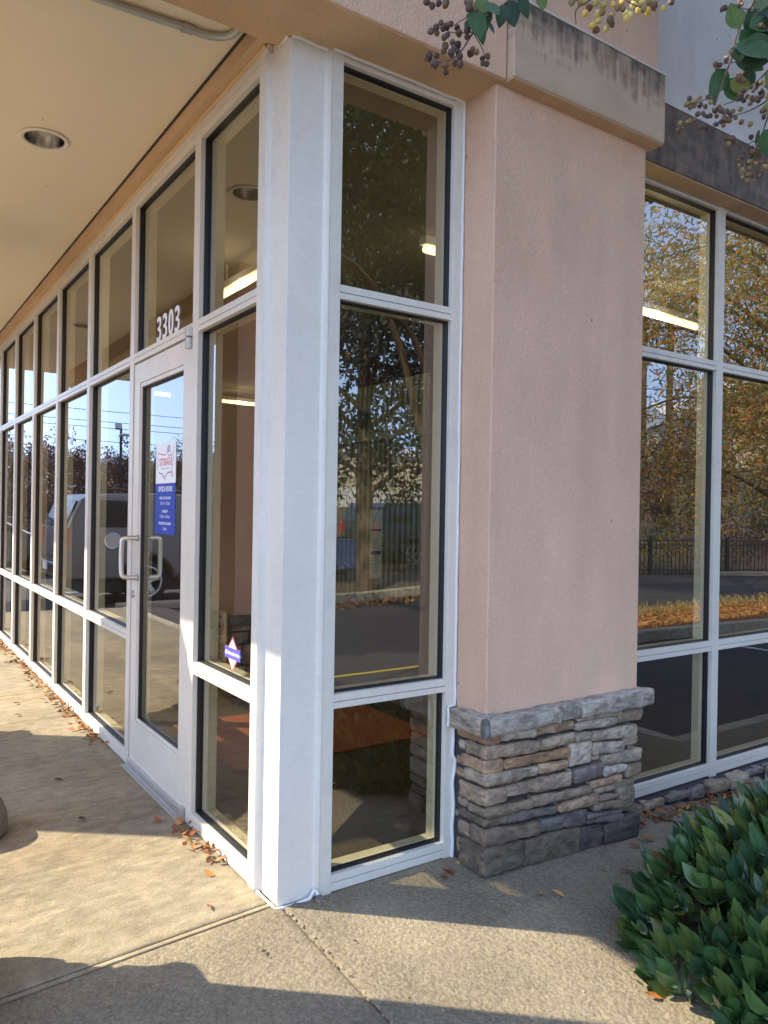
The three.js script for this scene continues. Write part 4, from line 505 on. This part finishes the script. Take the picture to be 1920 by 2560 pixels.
  // the rest of the crown, above and beside the frame: mirrored in the windows, widened out of sight to block sky light
  const g = leafGeo(0.06, 0.034, -0.1, 0.15, 4), im = new THREE.InstancedMesh(g, mat('myrtleCrown', { color: C(0.6, 0.6, 0.6), roughness: 0.6, transmission: 0.12, thickness: 0, side: THREE.DoubleSide }), 48000), m = new THREE.Matrix4(), q = new THREE.Quaternion();
  for (let i = 0; i < 48000; i++) { let p; for (;;) { const a = rnd() * 6.28, e = Math.acos(rr(-1, 1)), r = Math.cbrt(rnd()); p = new THREE.Vector3(1.7 + 3.9 * r * Math.sin(e) * Math.cos(a), 4.75 + 1.35 * r * Math.cos(e), 3.1 + 2.3 * r * Math.sin(e) * Math.sin(a)); const d = p.clone().sub(EYE), k = d.dot(FW); const u = d.dot(RT) / k, v = d.dot(UP) / k; if (!(k > 0 && Math.abs(u) < 0.53 && Math.abs(v) < 0.69) && n3(p.x * 2, p.y * 2, p.z * 2, 4) > -0.12) break; } q.setFromEuler(new THREE.Euler(rr(0, 6), rr(0, 6), rr(0, 6))); const s = rr(0.9, 1.5); m.compose(p, q, new THREE.Vector3(s, s, s)); im.setMatrixAt(i, m); im.setColorAt(i, C(...tint(rnd() < 0.75 ? G1 : G3, 0.3))); }
  im.name = 'crown'; im.castShadow = im.receiveShadow = true; stuff(im); t.add(im);
}
// ---------------------------------------------------------------- what the windows mirror: cars, trees, fence, poles, buildings
function scatter(name, geo, m, n, f, parent) { const im = new THREE.InstancedMesh(geo, M[m] ?? m, n), mm = new THREE.Matrix4(), q = new THREE.Quaternion(), e = new THREE.Euler(); for (let i = 0; i < n; i++) { const { p, s, r, c } = f(i); e.set(...r); q.setFromEuler(e); mm.compose(p, q, s.isVector3 ? s : new THREE.Vector3(s, s, s)); im.setMatrixAt(i, mm); im.setColorAt(i, C(...c)); } im.name = parent ? name : numbered(name); im.castShadow = im.receiveShadow = true; stuff(im); (parent ?? scene).add(im); return im; }
const spin = () => [rr(0, 6.28), rr(0, 6.28), rr(0, 6.28)];
const LG = leafGeo(1, 0.42, -0.1, 0.2, 3), LN = leafGeo(1, 0.2, -0.15, 0.2, 3), LB = leafGeo(1, 0.6, -0.1, 0.2, 3);
function tree(name, label, x, z, o) {
  reseed(o.s ?? Math.round(x * 31 + z * 17)); const y0 = o.y ?? GY, t = thing(name, label, 'tree', [x, y0, z], o.group), V = (a, b, c) => new THREE.Vector3(a, b, c);
  obj('trunk', taper([V(0, -0.1, 0), V(rr(-0.1, 0.1), o.h * 0.25, rr(-0.1, 0.1)), V(rr(-0.2, 0.2), o.h * 0.6, rr(-0.2, 0.2)), V(rr(-0.3, 0.3), o.h * 0.95, rr(-0.3, 0.3))], o.tr ?? 0.17, 0.025, 10), o.bark ?? 'bark', t);
  const ends = [], limbs = []; for (let i = 0; i < (o.limbs ?? 16); i++) { const a = i * 2.4 + rr(-0.4, 0.4), b = o.base + (o.h - o.base) * (0.02 + 0.8 * i / (o.limbs ?? 16)), k = Math.sin(Math.PI * (0.25 + 0.7 * i / (o.limbs ?? 16))), R = o.r * k * rr(0.7, 1.05), p1 = V(Math.cos(a) * R * 0.5, b + R * 0.22, Math.sin(a) * R * 0.5), p2 = V(Math.cos(a) * R, b + R * (o.droop ?? 0.28) + rr(-0.2, 0.2), Math.sin(a) * R); limbs.push(taper([V(0, b * 0.92, 0), p1, p2], (o.tr ?? 0.17) * 0.3, 0.008, 6)); for (let j = 0; j < 5; j++) ends.push(p2.clone().lerp(p1, rnd() * 1.2).add(V(rr(-1, 1) * o.r * 0.28, rr(-0.8, 0.8) * o.r * 0.2, rr(-1, 1) * o.r * 0.28))); }
  obj('limb', limbs, o.bark ?? 'bark', t); ends.push(V(0, o.h, 0));
  scatter('crown', o.leaf ?? LG, 'crown', o.n, () => { const e = ends[Math.floor(rnd() * ends.length)], g = () => (rnd() + rnd() + rnd() - 1.5) / 1.5, k = o.r * 0.3; return { p: V(e.x + g() * k, Math.max(o.low ?? 0.4, e.y + g() * k * 0.9), e.z + g() * k), s: o.size * rr(0.7, 1.3), r: spin(), c: tint(o.cols[Math.floor(rnd() * o.cols.length)], 0.25) }; }, t); return t;
}
const GOLD = [[0.55, 0.30, 0.05], [0.62, 0.38, 0.07], [0.34, 0.30, 0.06], [0.22, 0.26, 0.05], [0.60, 0.22, 0.05], [0.48, 0.36, 0.08], [0.20, 0.20, 0.05]], DARK = [[0.018, 0.032, 0.015], [0.025, 0.04, 0.018], [0.05, 0.06, 0.02], [0.016, 0.026, 0.016]], BROWN = [[0.16, 0.075, 0.05], [0.11, 0.06, 0.045], [0.20, 0.10, 0.055], [0.09, 0.065, 0.04], [0.13, 0.055, 0.05]], GRN = [[0.10, 0.15, 0.035], [0.16, 0.20, 0.045], [0.25, 0.26, 0.05], [0.08, 0.11, 0.035], [0.32, 0.26, 0.07]];
tree('autumn_oak', 'golden autumn oak on the planted island, mirrored in the right windows', 13.0, 5.1, { h: 8.4, r: 4.4, base: 1.6, low: 1.3, n: 36000, size: 0.14, leaf: LN, cols: GOLD, tr: 0.16, limbs: 22, droop: 0.12 });
tree('autumn_oak', 'taller yellow oak standing at the far end of the planted island', 20.5, 8.6, { h: 9, r: 3.6, base: 1.9, low: 2.2, n: 9000, size: 0.14, leaf: LN, cols: GOLD, tr: 0.18, limbs: 20, droop: 0.12 });
tree('evergreen_tree', 'dark evergreen with a pale trunk across the lot, mirrored right of the post', 6.9, 10.0, { h: 9.5, r: 3.4, base: 1.9, low: 1.75, n: 30000, size: 0.13, leaf: LG, cols: DARK, tr: 0.2, limbs: 22, y: GY + 0.08, droop: 0.1 });
tree('evergreen_tree', 'second dark evergreen farther along the planted bed', 11.5, 12.2, { h: 10, r: 3.6, base: 3.2, low: 2.8, n: 18000, size: 0.14, cols: DARK.concat([[0.14, 0.13, 0.03]]), tr: 0.2, limbs: 20, droop: 0.1 });
[[-3.2, -29, 4.1, 'russet tree at the near end of the row behind the parked cars'], [-6.0, -33, 4.7, 'bushy dark brown tree beneath the lot lamp'], [-9.6, -36, 4.9, 'brown tree just beyond the lot lamp pole'], [-13.5, -40, 5.2, 'thinner brown tree mirrored at the right edge of the door glass'], [-1.0, -27, 3.9, 'low russet tree at the left end of the row'], [1.8, -28, 4.1, 'broad brown tree closing the row on the building side'], [-17.5, -44, 5.6, 'tall brown tree at the far end of the row']].forEach(([x, z, h, l], i) => tree('brown_tree', l, x, z, { h, r: 2.5, base: 0.5, low: 0.2, n: 9500, size: 0.15, cols: i === 3 ? BROWN.concat(GRN) : BROWN, tr: 0.14, limbs: 14 }));
{ const x0 = -30, b = thing('brick_building', 'low red brick building behind the row of brown trees', 'building', [-10, GY, -52]); obj('wall', [bx(-16, 16, 0, 4.4, -3, 3, 0)], 'brickFar', b); obj('parapet', [bx(-16.1, 16.1, 4.4, 4.7, -3.1, 3.1, 0)], 'aptTrim', b); for (let i = 0; i < 7; i++) { const w = obj('window', [bx(-14 + i * 4.4, -12 + i * 4.4, 1, 2.8, 2.95, 3.02, 0)], 'carGlass', b); obj('frame', [bx(-14.1 + i * 4.4, -11.9 + i * 4.4, 2.8, 2.95, 2.9, 3.06, 0), bx(-14.1 + i * 4.4, -11.9 + i * 4.4, 0.85, 1, 2.9, 3.06, 0)], 'aptTrim', w); } }
function lampPole(label, x, z, h, two) { const t = thing('lamp_post', label, 'lamp post', [x, GY, z]); obj('pole', cyl(0.09, 0.06, h, 0, h / 2, 0, 12), 'iron', t); obj('base', cyl(0.28, 0.26, 0.7, 0, 0.35, 0, 16), 'kerb', t); if (two) { obj('lamp_head', [bx(-0.05, 0.85, h - 0.30, h - 0.18, -0.16, 0.16, 0.03)], 'zinc', t).rotation.y = Math.PI; obj('flood_lamp', [bx(-0.16, 0.16, 0, 0.32, -0.08, 0.08, 0.02).rotateX(-0.5).translate(0.1, h + 0.02, 0)], 'zinc', t); } else { obj('arm', tube([[0, h - 0.5, 0], [0.3, h, 0], [1.2, h + 0.22, 0], [2.1, h + 0.1, 0]], 0.04, 8), 'zinc', t).rotation.y = 0; obj('lamp_head', [bx(1.9, 2.6, h + 0.02, h + 0.14, -0.13, 0.13, 0.03)], 'zinc', t); } }
lampPole('dark lot lamp post with a flat lamp and a small floodlight on top', -8.95, -35, 5.3, true); lampPole('street lamp post with a long curved arm, mirrored beside the hours sign', -14.2, -35, 4.4, false);
for (const [y, z, w] of [[7.6, -50, 'topmost of four overhead wires strung behind the brown trees'], [6.9, -50, 'second overhead wire from the top behind the brown trees'], [6.5, -50, 'third overhead wire from the top behind the brown trees'], [5.6, -50, 'lowest of four overhead wires behind the brown trees']]) { const o = obj('overhead_wire', tube([[-60, y + 0.6, z], [-20, y, z], [20, y + 0.4, z]], 0.02, 5, 24), 'black'); tag(o, w, 'wire', 'overhead wires behind the brown trees'); }
// vehicles: local x runs from the tail to the nose, z across
function car(name, label, cat, pos, turn, o) {
  const t = thing(name, label, cat, pos); t.rotation.y = turn; const W = o.w, s = new THREE.Shape(), [r, f] = o.wheels, R = o.R, ar = R * 1.17; o.profile.forEach(([x, y], i) => i ? s.lineTo(x, y) : s.moveTo(x, y));
  s.lineTo(f + ar, o.sill); s.absarc(f, R, ar, Math.asin((o.sill - R) / ar) , Math.PI - Math.asin((o.sill - R) / ar), false); s.lineTo(r + ar, o.sill); s.absarc(r, R, ar, Math.asin((o.sill - R) / ar), Math.PI - Math.asin((o.sill - R) / ar), false); s.closePath();
  obj('body', new THREE.ExtrudeGeometry(s, { depth: W - 0.12, bevelEnabled: true, bevelThickness: 0.06, bevelSize: 0.05, bevelOffset: -0.05, bevelSegments: 3, curveSegments: 16 }).translate(0, 0, -(W - 0.12) / 2), o.paint, t);
  obj('under_body', [bx(0.3, o.len - 0.3, 0.22, o.sill + 0.25, -W / 2 + 0.16, W / 2 - 0.16, 0)], 'black', t);
  for (const side of [-1, 1]) { for (const q of o.glass) { const g = new THREE.ExtrudeGeometry(new THREE.Shape(q.map((p) => new THREE.Vector2(...p))), { depth: 0.012, bevelEnabled: false }); g.translate(0, 0, side > 0 ? W / 2 - 0.004 : -W / 2 - 0.008); obj('side_window', g, 'carGlass', t); } for (const x of o.handles) obj('door_handle', [new RoundedBoxGeometry(0.2, 0.06, 0.035, 2, 0.02).translate(x, o.hy, side * (W / 2 + 0.012))], 'chrome', t); for (const x of o.seams) obj('door_seam', [bx(x - 0.004, x + 0.004, o.sill + 0.1, o.hy + 0.13, side * (W / 2) - 0.003, side * (W / 2) + 0.0025, 0)], 'black', t);
    obj('tail_lamp', [bx(-0.015, 0.07, o.ty, o.ty + 0.34, side * (W / 2 - 0.1) - 0.1, side * (W / 2 - 0.1) + 0.1, 0.02)], 'carRed', t); obj('headlight', [bx(o.len - 0.1, o.len + 0.01, o.ty - 0.1, o.ty + 0.1, side * (W / 2 - 0.25) - 0.18, side * (W / 2 - 0.25) + 0.18, 0.03)], 'chrome', t);
    for (const x of o.wheels) { const w = obj('wheel', [new THREE.TorusGeometry(R - 0.105, 0.105, 12, 32).translate(x, R, side * (W / 2 - 0.14))], 'rubber', t), sp = [cyl(0.07, 0.07, 0.16, x, R, side * (W / 2 - 0.11), 16, 'z'), new THREE.TorusGeometry(R * 0.66, 0.022, 8, 30).translate(x, R, side * (W / 2 - 0.05))]; for (let k = 0; k < 5; k++) sp.push(new THREE.BoxGeometry(0.075, R * 0.62, 0.05).translate(0, R * 0.34, 0).rotateZ(k * 1.2566).translate(x, R, side * (W / 2 - 0.075))); obj('rim', sp, 'alu', w); obj('brake_disc', [cyl(R * 0.66, R * 0.66, 0.03, x, R, side * (W / 2 - 0.16), 24, 'z')], 'black', w); } }
  for (const [p, m, n] of o.ends ?? []) { const [a, b] = p, len = Math.hypot(b[0] - a[0], b[1] - a[1]); const g = new RoundedBoxGeometry(len, W - 0.34, 0.03, 1, 0.01); g.rotateX(Math.PI / 2).rotateZ(Math.atan2(b[1] - a[1], b[0] - a[0])).translate((a[0] + b[0]) / 2, (a[1] + b[1]) / 2, 0); obj(n, g, m, t); }
  obj('bumper', [new RoundedBoxGeometry(0.16, 0.2, W - 0.1, 2, 0.05).translate(-0.03, o.sill + 0.18, 0), new RoundedBoxGeometry(0.16, 0.2, W - 0.1, 2, 0.05).translate(o.len, o.sill + 0.18, 0)], o.bumper ?? o.paint, t); obj('number_plate', [bx(-0.125, -0.11, o.sill + 0.14, o.sill + 0.27, -0.16, 0.16, 0)], 'signWhite', t); return t;
}
const SUV = { w: 1.98, len: 5.15, R: 0.385, sill: 0.44, wheels: [1.30, 4.15], hy: 1.12, ty: 0.95, paint: 'carSilver', bumper: 'carDark', handles: [2.02, 3.05], seams: [1.85, 2.82, 3.78], profile: [[0.02, 0.44], [-0.02, 0.8], [0.02, 1.28], [0.22, 1.74], [0.38, 1.84], [1.4, 1.875], [2.9, 1.845], [3.15, 1.80], [3.92, 1.28], [4.85, 1.18], [5.1, 1.05], [5.16, 0.75], [5.12, 0.44]], glass: [[[0.30, 1.30], [1.20, 1.30], [1.20, 1.74], [0.50, 1.74]], [[1.98, 1.30], [2.78, 1.30], [2.78, 1.74], [1.92, 1.74], [1.92, 1.42]], [[2.90, 1.30], [3.70, 1.30], [3.12, 1.74], [2.90, 1.74]]], ends: [[[[0.02, 1.3], [0.2, 1.72]], 'carGlass', 'rear_window'], [[[3.2, 1.78], [3.86, 1.33]], 'carGlass', 'windscreen']] };
const SEDAN = { w: 1.8, len: 4.75, R: 0.32, sill: 0.34, wheels: [1.0, 3.75], hy: 0.86, ty: 0.74, paint: 'carSilver', handles: [1.75, 2.75], seams: [1.6, 2.55, 3.4], profile: [[0.04, 0.34], [-0.02, 0.6], [0.03, 0.98], [0.75, 1.04], [1.35, 1.40], [2.3, 1.44], [2.7, 1.38], [3.45, 1.0], [4.5, 0.86], [4.74, 0.68], [4.72, 0.34]], glass: [[[1.0, 1.03], [1.66, 1.03], [1.66, 1.34], [1.40, 1.33]], [[1.74, 1.03], [2.5, 1.03], [2.5, 1.37], [1.74, 1.37]], [[2.58, 1.03], [3.25, 1.03], [2.74, 1.32], [2.58, 1.35]]], ends: [[[[0.82, 1.09], [1.33, 1.37]], 'carGlass', 'rear_window'], [[[2.75, 1.36], [3.4, 1.05]], 'carGlass', 'windscreen']] };
const suv = car('silver_suv', 'silver sport utility vehicle mirrored in the door glass, with a chrome fuel flap', 'car', [-1.42, GY, -11.49], Math.PI, SUV);
obj('fuel_flap', [cyl(0.13, 0.13, 0.015, 0.72, 1.08, -0.992, 28, 'z').scale(1, 1, 1), new THREE.TorusGeometry(0.125, 0.012, 8, 28).translate(0.72, 1.08, -1.0)], 'chrome', suv); obj('running_board', [bx(1.85, 3.6, 0.36, 0.43, -1.08, -0.9, 0.02)], 'carDark', suv); obj('roof_rail', [tube([[0.5, 1.87, -0.8], [0.6, 1.92, -0.8], [2.7, 1.91, -0.8], [2.85, 1.85, -0.8]], 0.016, 8)], 'black', suv);
car('silver_sedan', 'silver sedan parked beyond the sport utility vehicle, mirrored in the far window bays', 'car', [1.5, GY, -17.5], Math.PI, SEDAN);
car('blue_sedan', 'blue sedan behind the trunk of the evergreen, mirrored right of the post', 'car', [7.9, GY, 12.6], Math.PI, { ...SEDAN, paint: 'carBlue' });
car('dark_suv', 'dark sport utility vehicle at the right edge of the mirrored lot', 'car', [10.6, GY, 16.2], 0, { ...SUV, paint: 'carDark' });
{ const t = thing('parking_block', 'low concrete parking block at the tail of the silver vehicle', 'parking block', [-2.9, GY, -9.9]); obj('block', [new RoundedBoxGeometry(1.7, 0.13, 0.16, 2, 0.03).translate(0, 0.065, 0)], 'kerb', t); }
{ const t = thing('parking_block', 'pale concrete parking block at the foot of the iron fence', 'parking block', [18.9, GY, 9.5]); t.rotation.y = 0.36; obj('block', [new RoundedBoxGeometry(1.7, 0.13, 0.16, 2, 0.03).translate(0, 0.065, 0)], 'kerb', t); }
// iron fence across the lot
{ const a = new THREE.Vector3(8, GY, 14.6), b = new THREE.Vector3(30, GY, 5.6), len = a.distanceTo(b), t = thing('iron_fence', 'black iron picket fence across the lot, mirrored in the right windows', 'fence', a.toArray()); t.rotation.y = -Math.atan2(b.z - a.z, b.x - a.x); obj('top_rail', [bx(0, len, 0.93, 0.96, -0.015, 0.015, 0)], 'iron', t); obj('middle_rail', [bx(0, len, 0.80, 0.825, -0.015, 0.015, 0)], 'iron', t); obj('bottom_rail', [bx(0, len, 0.10, 0.13, -0.015, 0.015, 0)], 'iron', t); const pk = []; for (let x = 0.06; x < len; x += 0.12) pk.push(new THREE.BoxGeometry(0.017, 0.93, 0.017).translate(x, 0.475, 0)); stuff(obj('pickets', pk, 'iron', t)); for (let x = 0; x < len; x += 2.4) obj('post', [bx(x - 0.035, x + 0.035, 0, 1.05, -0.036, 0.034, 0.004)], 'iron', t);
  // bank of undergrowth behind the fence, rising to the flats on the hill
  const along = b.clone().sub(a).normalize(), out = new THREE.Vector3(-along.z, 0, along.x); const rise = (d) => d < 4 ? 0.06 * d : 0.24 + (d - 4) * 0.15;
  const g = new THREE.PlaneGeometry(150, 80, 40, 24); g.rotateX(-Math.PI / 2); const p = g.attributes.position; for (let i = 0; i < p.count; i++) { const s = p.getX(i) + 40, d = p.getZ(i) + 40, q = a.clone().addScaledVector(along, s).addScaledVector(out, d + 0.25); p.setXYZ(i, q.x, GY + 0.02 + Math.min(7, rise(d)) + 0.2 * n3(q.x * 0.3, 0, q.z * 0.3, 5) * Math.min(1, d), q.z); } g.computeVertexNormals(); struct('hill', wuv(g), 'soil');
  reseed(61); const spot = (s, d) => a.clone().addScaledVector(along, s).addScaledVector(out, d);
  stuff(tag(scatter('undergrowth', LG, 'crown', 26000, () => { const s = rr(-6, 46), d = 0.4 + Math.pow(rnd(), 1.2) * 14, top = 0.7 + 0.5 * n3(s * 0.5, d * 0.3, 0, 8) + 0.10 * d, q = spot(s, d); q.y = GY + rise(d) + top * Math.pow(rnd(), 0.6); return { p: q, s: rr(0.07, 0.2), r: spin(), c: tint((n3(s * 0.35, 2, d * 0.3, 12) > 0.22 ? BROWN : n3(s * 0.8, 1, d, 3) > 0.3 ? GOLD : GRN)[Math.floor(rnd() * 5)], 0.25) }; }), 'tangle of green and yellow undergrowth on the bank behind the fence', 'undergrowth'));
  const sapling = (name, label, s, d, o) => { const q = spot(s, d); tree(name, label, q.x, q.z, { y: GY + rise(d), ...o }); };
  sapling('fir_tree', 'dark green fir leaning out of the bank behind the fence', 17.2, 4.5, { h: 4.6, r: 1.5, base: 0.4, low: 0.2, n: 4200, size: 0.13, leaf: LN, cols: [[0.03, 0.06, 0.03], [0.045, 0.08, 0.035], [0.06, 0.1, 0.04]], tr: 0.09, limbs: 20, droop: 0.02 }); sapling('brown_shrub', 'tall reddish brown shrub beside the fir on the bank', 14.0, 6, { h: 4.6, r: 2.0, base: 0.6, low: 0.3, n: 4200, size: 0.14, cols: BROWN, tr: 0.08 }); sapling('green_shrub', 'round green shrub on the bank near the wooden poles', 9.6, 7, { h: 3.8, r: 1.7, base: 0.5, low: 0.3, n: 4000, size: 0.14, cols: GRN, tr: 0.08 }); sapling('brown_shrub', 'bare brown shrub farther along the bank', 22, 7, { h: 5.2, r: 2.2, base: 0.6, low: 0.3, n: 3800, size: 0.14, cols: BROWN, tr: 0.08 });
  const pole = (label, slope, z, h, arm) => { const x = -1.19 + slope * (z + 2.42), d = new THREE.Vector3(x, GY, z).sub(a).dot(out), t2 = thing('utility_pole', label, 'utility pole', [x, GY + rise(Math.max(0, d)) - 0.2, z]); obj('pole', cyl(0.17, 0.12, h, 0, h / 2, 0, 12), 'wood', t2); if (arm) { obj('cross_arm', [bx(-1.1, 1.1, h - 0.7, h - 0.58, -0.05, 0.05, 0)], 'wood', t2); obj('transformer', cyl(0.24, 0.24, 0.8, 0.36, h - 1.6, 0, 16), 'zinc', t2); obj('guy_wire', tube([[0, h * 0.75, 0], [1.6, 0.4, 0.6]], 0.012, 5), 'yellow', t2); } };
  pole('weathered utility pole with a transformer and yellow guy wire', 1.405, 17.5, 9.5, true); pole('thinner bare utility pole nearer the pilaster', 1.318, 19.0, 9, false);
  for (const [y, w] of [[5.4, 'lower black cable slung from the weathered utility pole'], [6.6, 'upper black cable slung from the weathered utility pole']]) { const o = obj('overhead_wire', tube([[5, y + 0.4, 24], [25, y, 18.0], [48, y + 0.5, 12]], 0.018, 5, 24), 'black'); tag(o, w, 'cable', 'cables on the utility pole'); }
  // apartment block on the hill
  const A = thing('apartment_building', 'pale pink apartment building with white balconies up on the hill', 'building', [82, 4.2, 52]); A.rotation.y = -0.95; obj('wall', [bx(-22, 22, 0, 7.6, -6, 6, 0)], 'aptWall', A); const rf = []; for (const x of [-15, 0, 15]) { const s = new THREE.Shape([[-7, 0], [7, 0], [0, 3]].map((q) => new THREE.Vector2(...q))); rf.push(new THREE.ExtrudeGeometry(s, { depth: 13, bevelEnabled: false }).translate(x, 7.6, -6.5)); } obj('roof', rf, 'aptTrim', A); obj('ridge_roof', [bx(-22.5, 22.5, 7.6, 8.4, -6.4, 6.4, 0)], 'aptRoof', A); for (const s of [-1, 1]) for (let f = 0; f < 3; f++) for (let i = 0; i < 6; i++) { const x = -19 + i * 7.6, y = 0.4 + f * 2.5, w = obj('window', [bx(x - 1.1, x + 1.1, y + 0.1, y + 2.0, s * 6 - 0.03, s * 6 + 0.03, 0)], 'carGlass', A); obj('balcony', [bx(x - 1.6, x + 1.6, y - 0.15, y, s * 6.7 - 0.7, s * 6.7 + 0.7, 0), bx(x - 1.6, x + 1.6, y + 0.75, y + 0.85, s * 7.35 - 0.04, s * 7.35 + 0.04, 0), ...[...Array(9)].map((_, k) => bx(x - 1.55 + k * 0.38, x - 1.47 + k * 0.38, y, y + 0.75, s * 7.35 - 0.03, s * 7.35 + 0.03, 0))], 'aptTrim', w); }
}
// cream storage building across the lot
{ const b = thing('storage_building', 'long cream ribbed metal storage building across the lot', 'building', [13, GY, 27]); obj('wall', [bx(-10, 12, 0, 4.2, 0, 6, 0)], 'cream', b); const rib = []; for (let x = -9.9; x < 12; x += 0.3) rib.push(new THREE.BoxGeometry(0.09, 4.1, 0.05).translate(x, 2.05, -0.02)); stuff(obj('ribs', rib, 'cream', b)); obj('eave', [bx(-10.2, 12.2, 4.2, 4.5, -0.2, 6.2, 0)], 'aptTrim', b); for (let i = 0; i < 5; i++) obj('roller_door', [bx(-8.6 + i * 4, -5.9 + i * 4, 0, 2.6, -0.06, -0.01, 0)], 'aptTrim', b); }
// dry grass and leaves on the island, leaf scatter along the walk edge
{ reseed(88); const inside = (x, z) => z > 3.95 - (x - 7.2) * 0.075 + 0.12 && z < 5.45 && x > 7.0 - (z < 4.4 ? -0.3 : 0) && x < 15.2;
  const pick = () => { for (;;) { const x = rr(6.9, 15.2), z = rr(3.4, 5.5); if (inside(x, z)) return [x, z]; } };
  stuff(tag(scatter('dry_grass', new THREE.PlaneGeometry(0.012, 1, 1, 2).translate(0, 0.5, 0), 'grassBlade', 5000, () => { const [x, z] = pick(); return { p: new THREE.Vector3(x, GY + 0.08, z), s: new THREE.Vector3(1, rr(0.04, 0.16) * (z > 4.9 ? 1.2 : 0.35), 1), r: [rr(-0.5, 0.5), rr(0, 6), rr(-0.5, 0.5)], c: tint(rnd() < 0.75 ? [0.42, 0.30, 0.13] : [0.20, 0.22, 0.07], 0.2) }; }), 'dry straw coloured grass on the planted island', 'grass'));
  stuff(tag(scatter('leaf_litter', LN, 'grassBlade', 11000, () => { const [x, z] = pick(); return { p: new THREE.Vector3(x, GY + 0.10 + rr(0, 0.04), z), s: rr(0.06, 0.12), r: [rr(-0.5, 0.5) - 1.57, rr(-0.5, 0.5), rr(0, 6)], c: tint([[0.62, 0.24, 0.05], [0.55, 0.20, 0.05], [0.5, 0.26, 0.09], [0.66, 0.34, 0.1]][Math.floor(rnd() * 4)], 0.25) }; }), 'orange oak leaves covering the planted island', 'leaves'));
  stuff(tag(scatter('leaf_litter', LN, 'grassBlade', 1200, () => { const t = rnd(); return { p: new THREE.Vector3(-1.98 - rr(0, 0.5), GY + 0.015, -3.8 - t * 4.6), s: rr(0.05, 0.09), r: [rr(-0.4, 0.4) - 1.57, rr(-0.4, 0.4), rr(0, 6)], c: tint(DRY[Math.floor(rnd() * 6)], 0.2) }; }), 'brown leaves blown against the kerb of the walk', 'leaves'));
}
renderer.render(scene, camera);
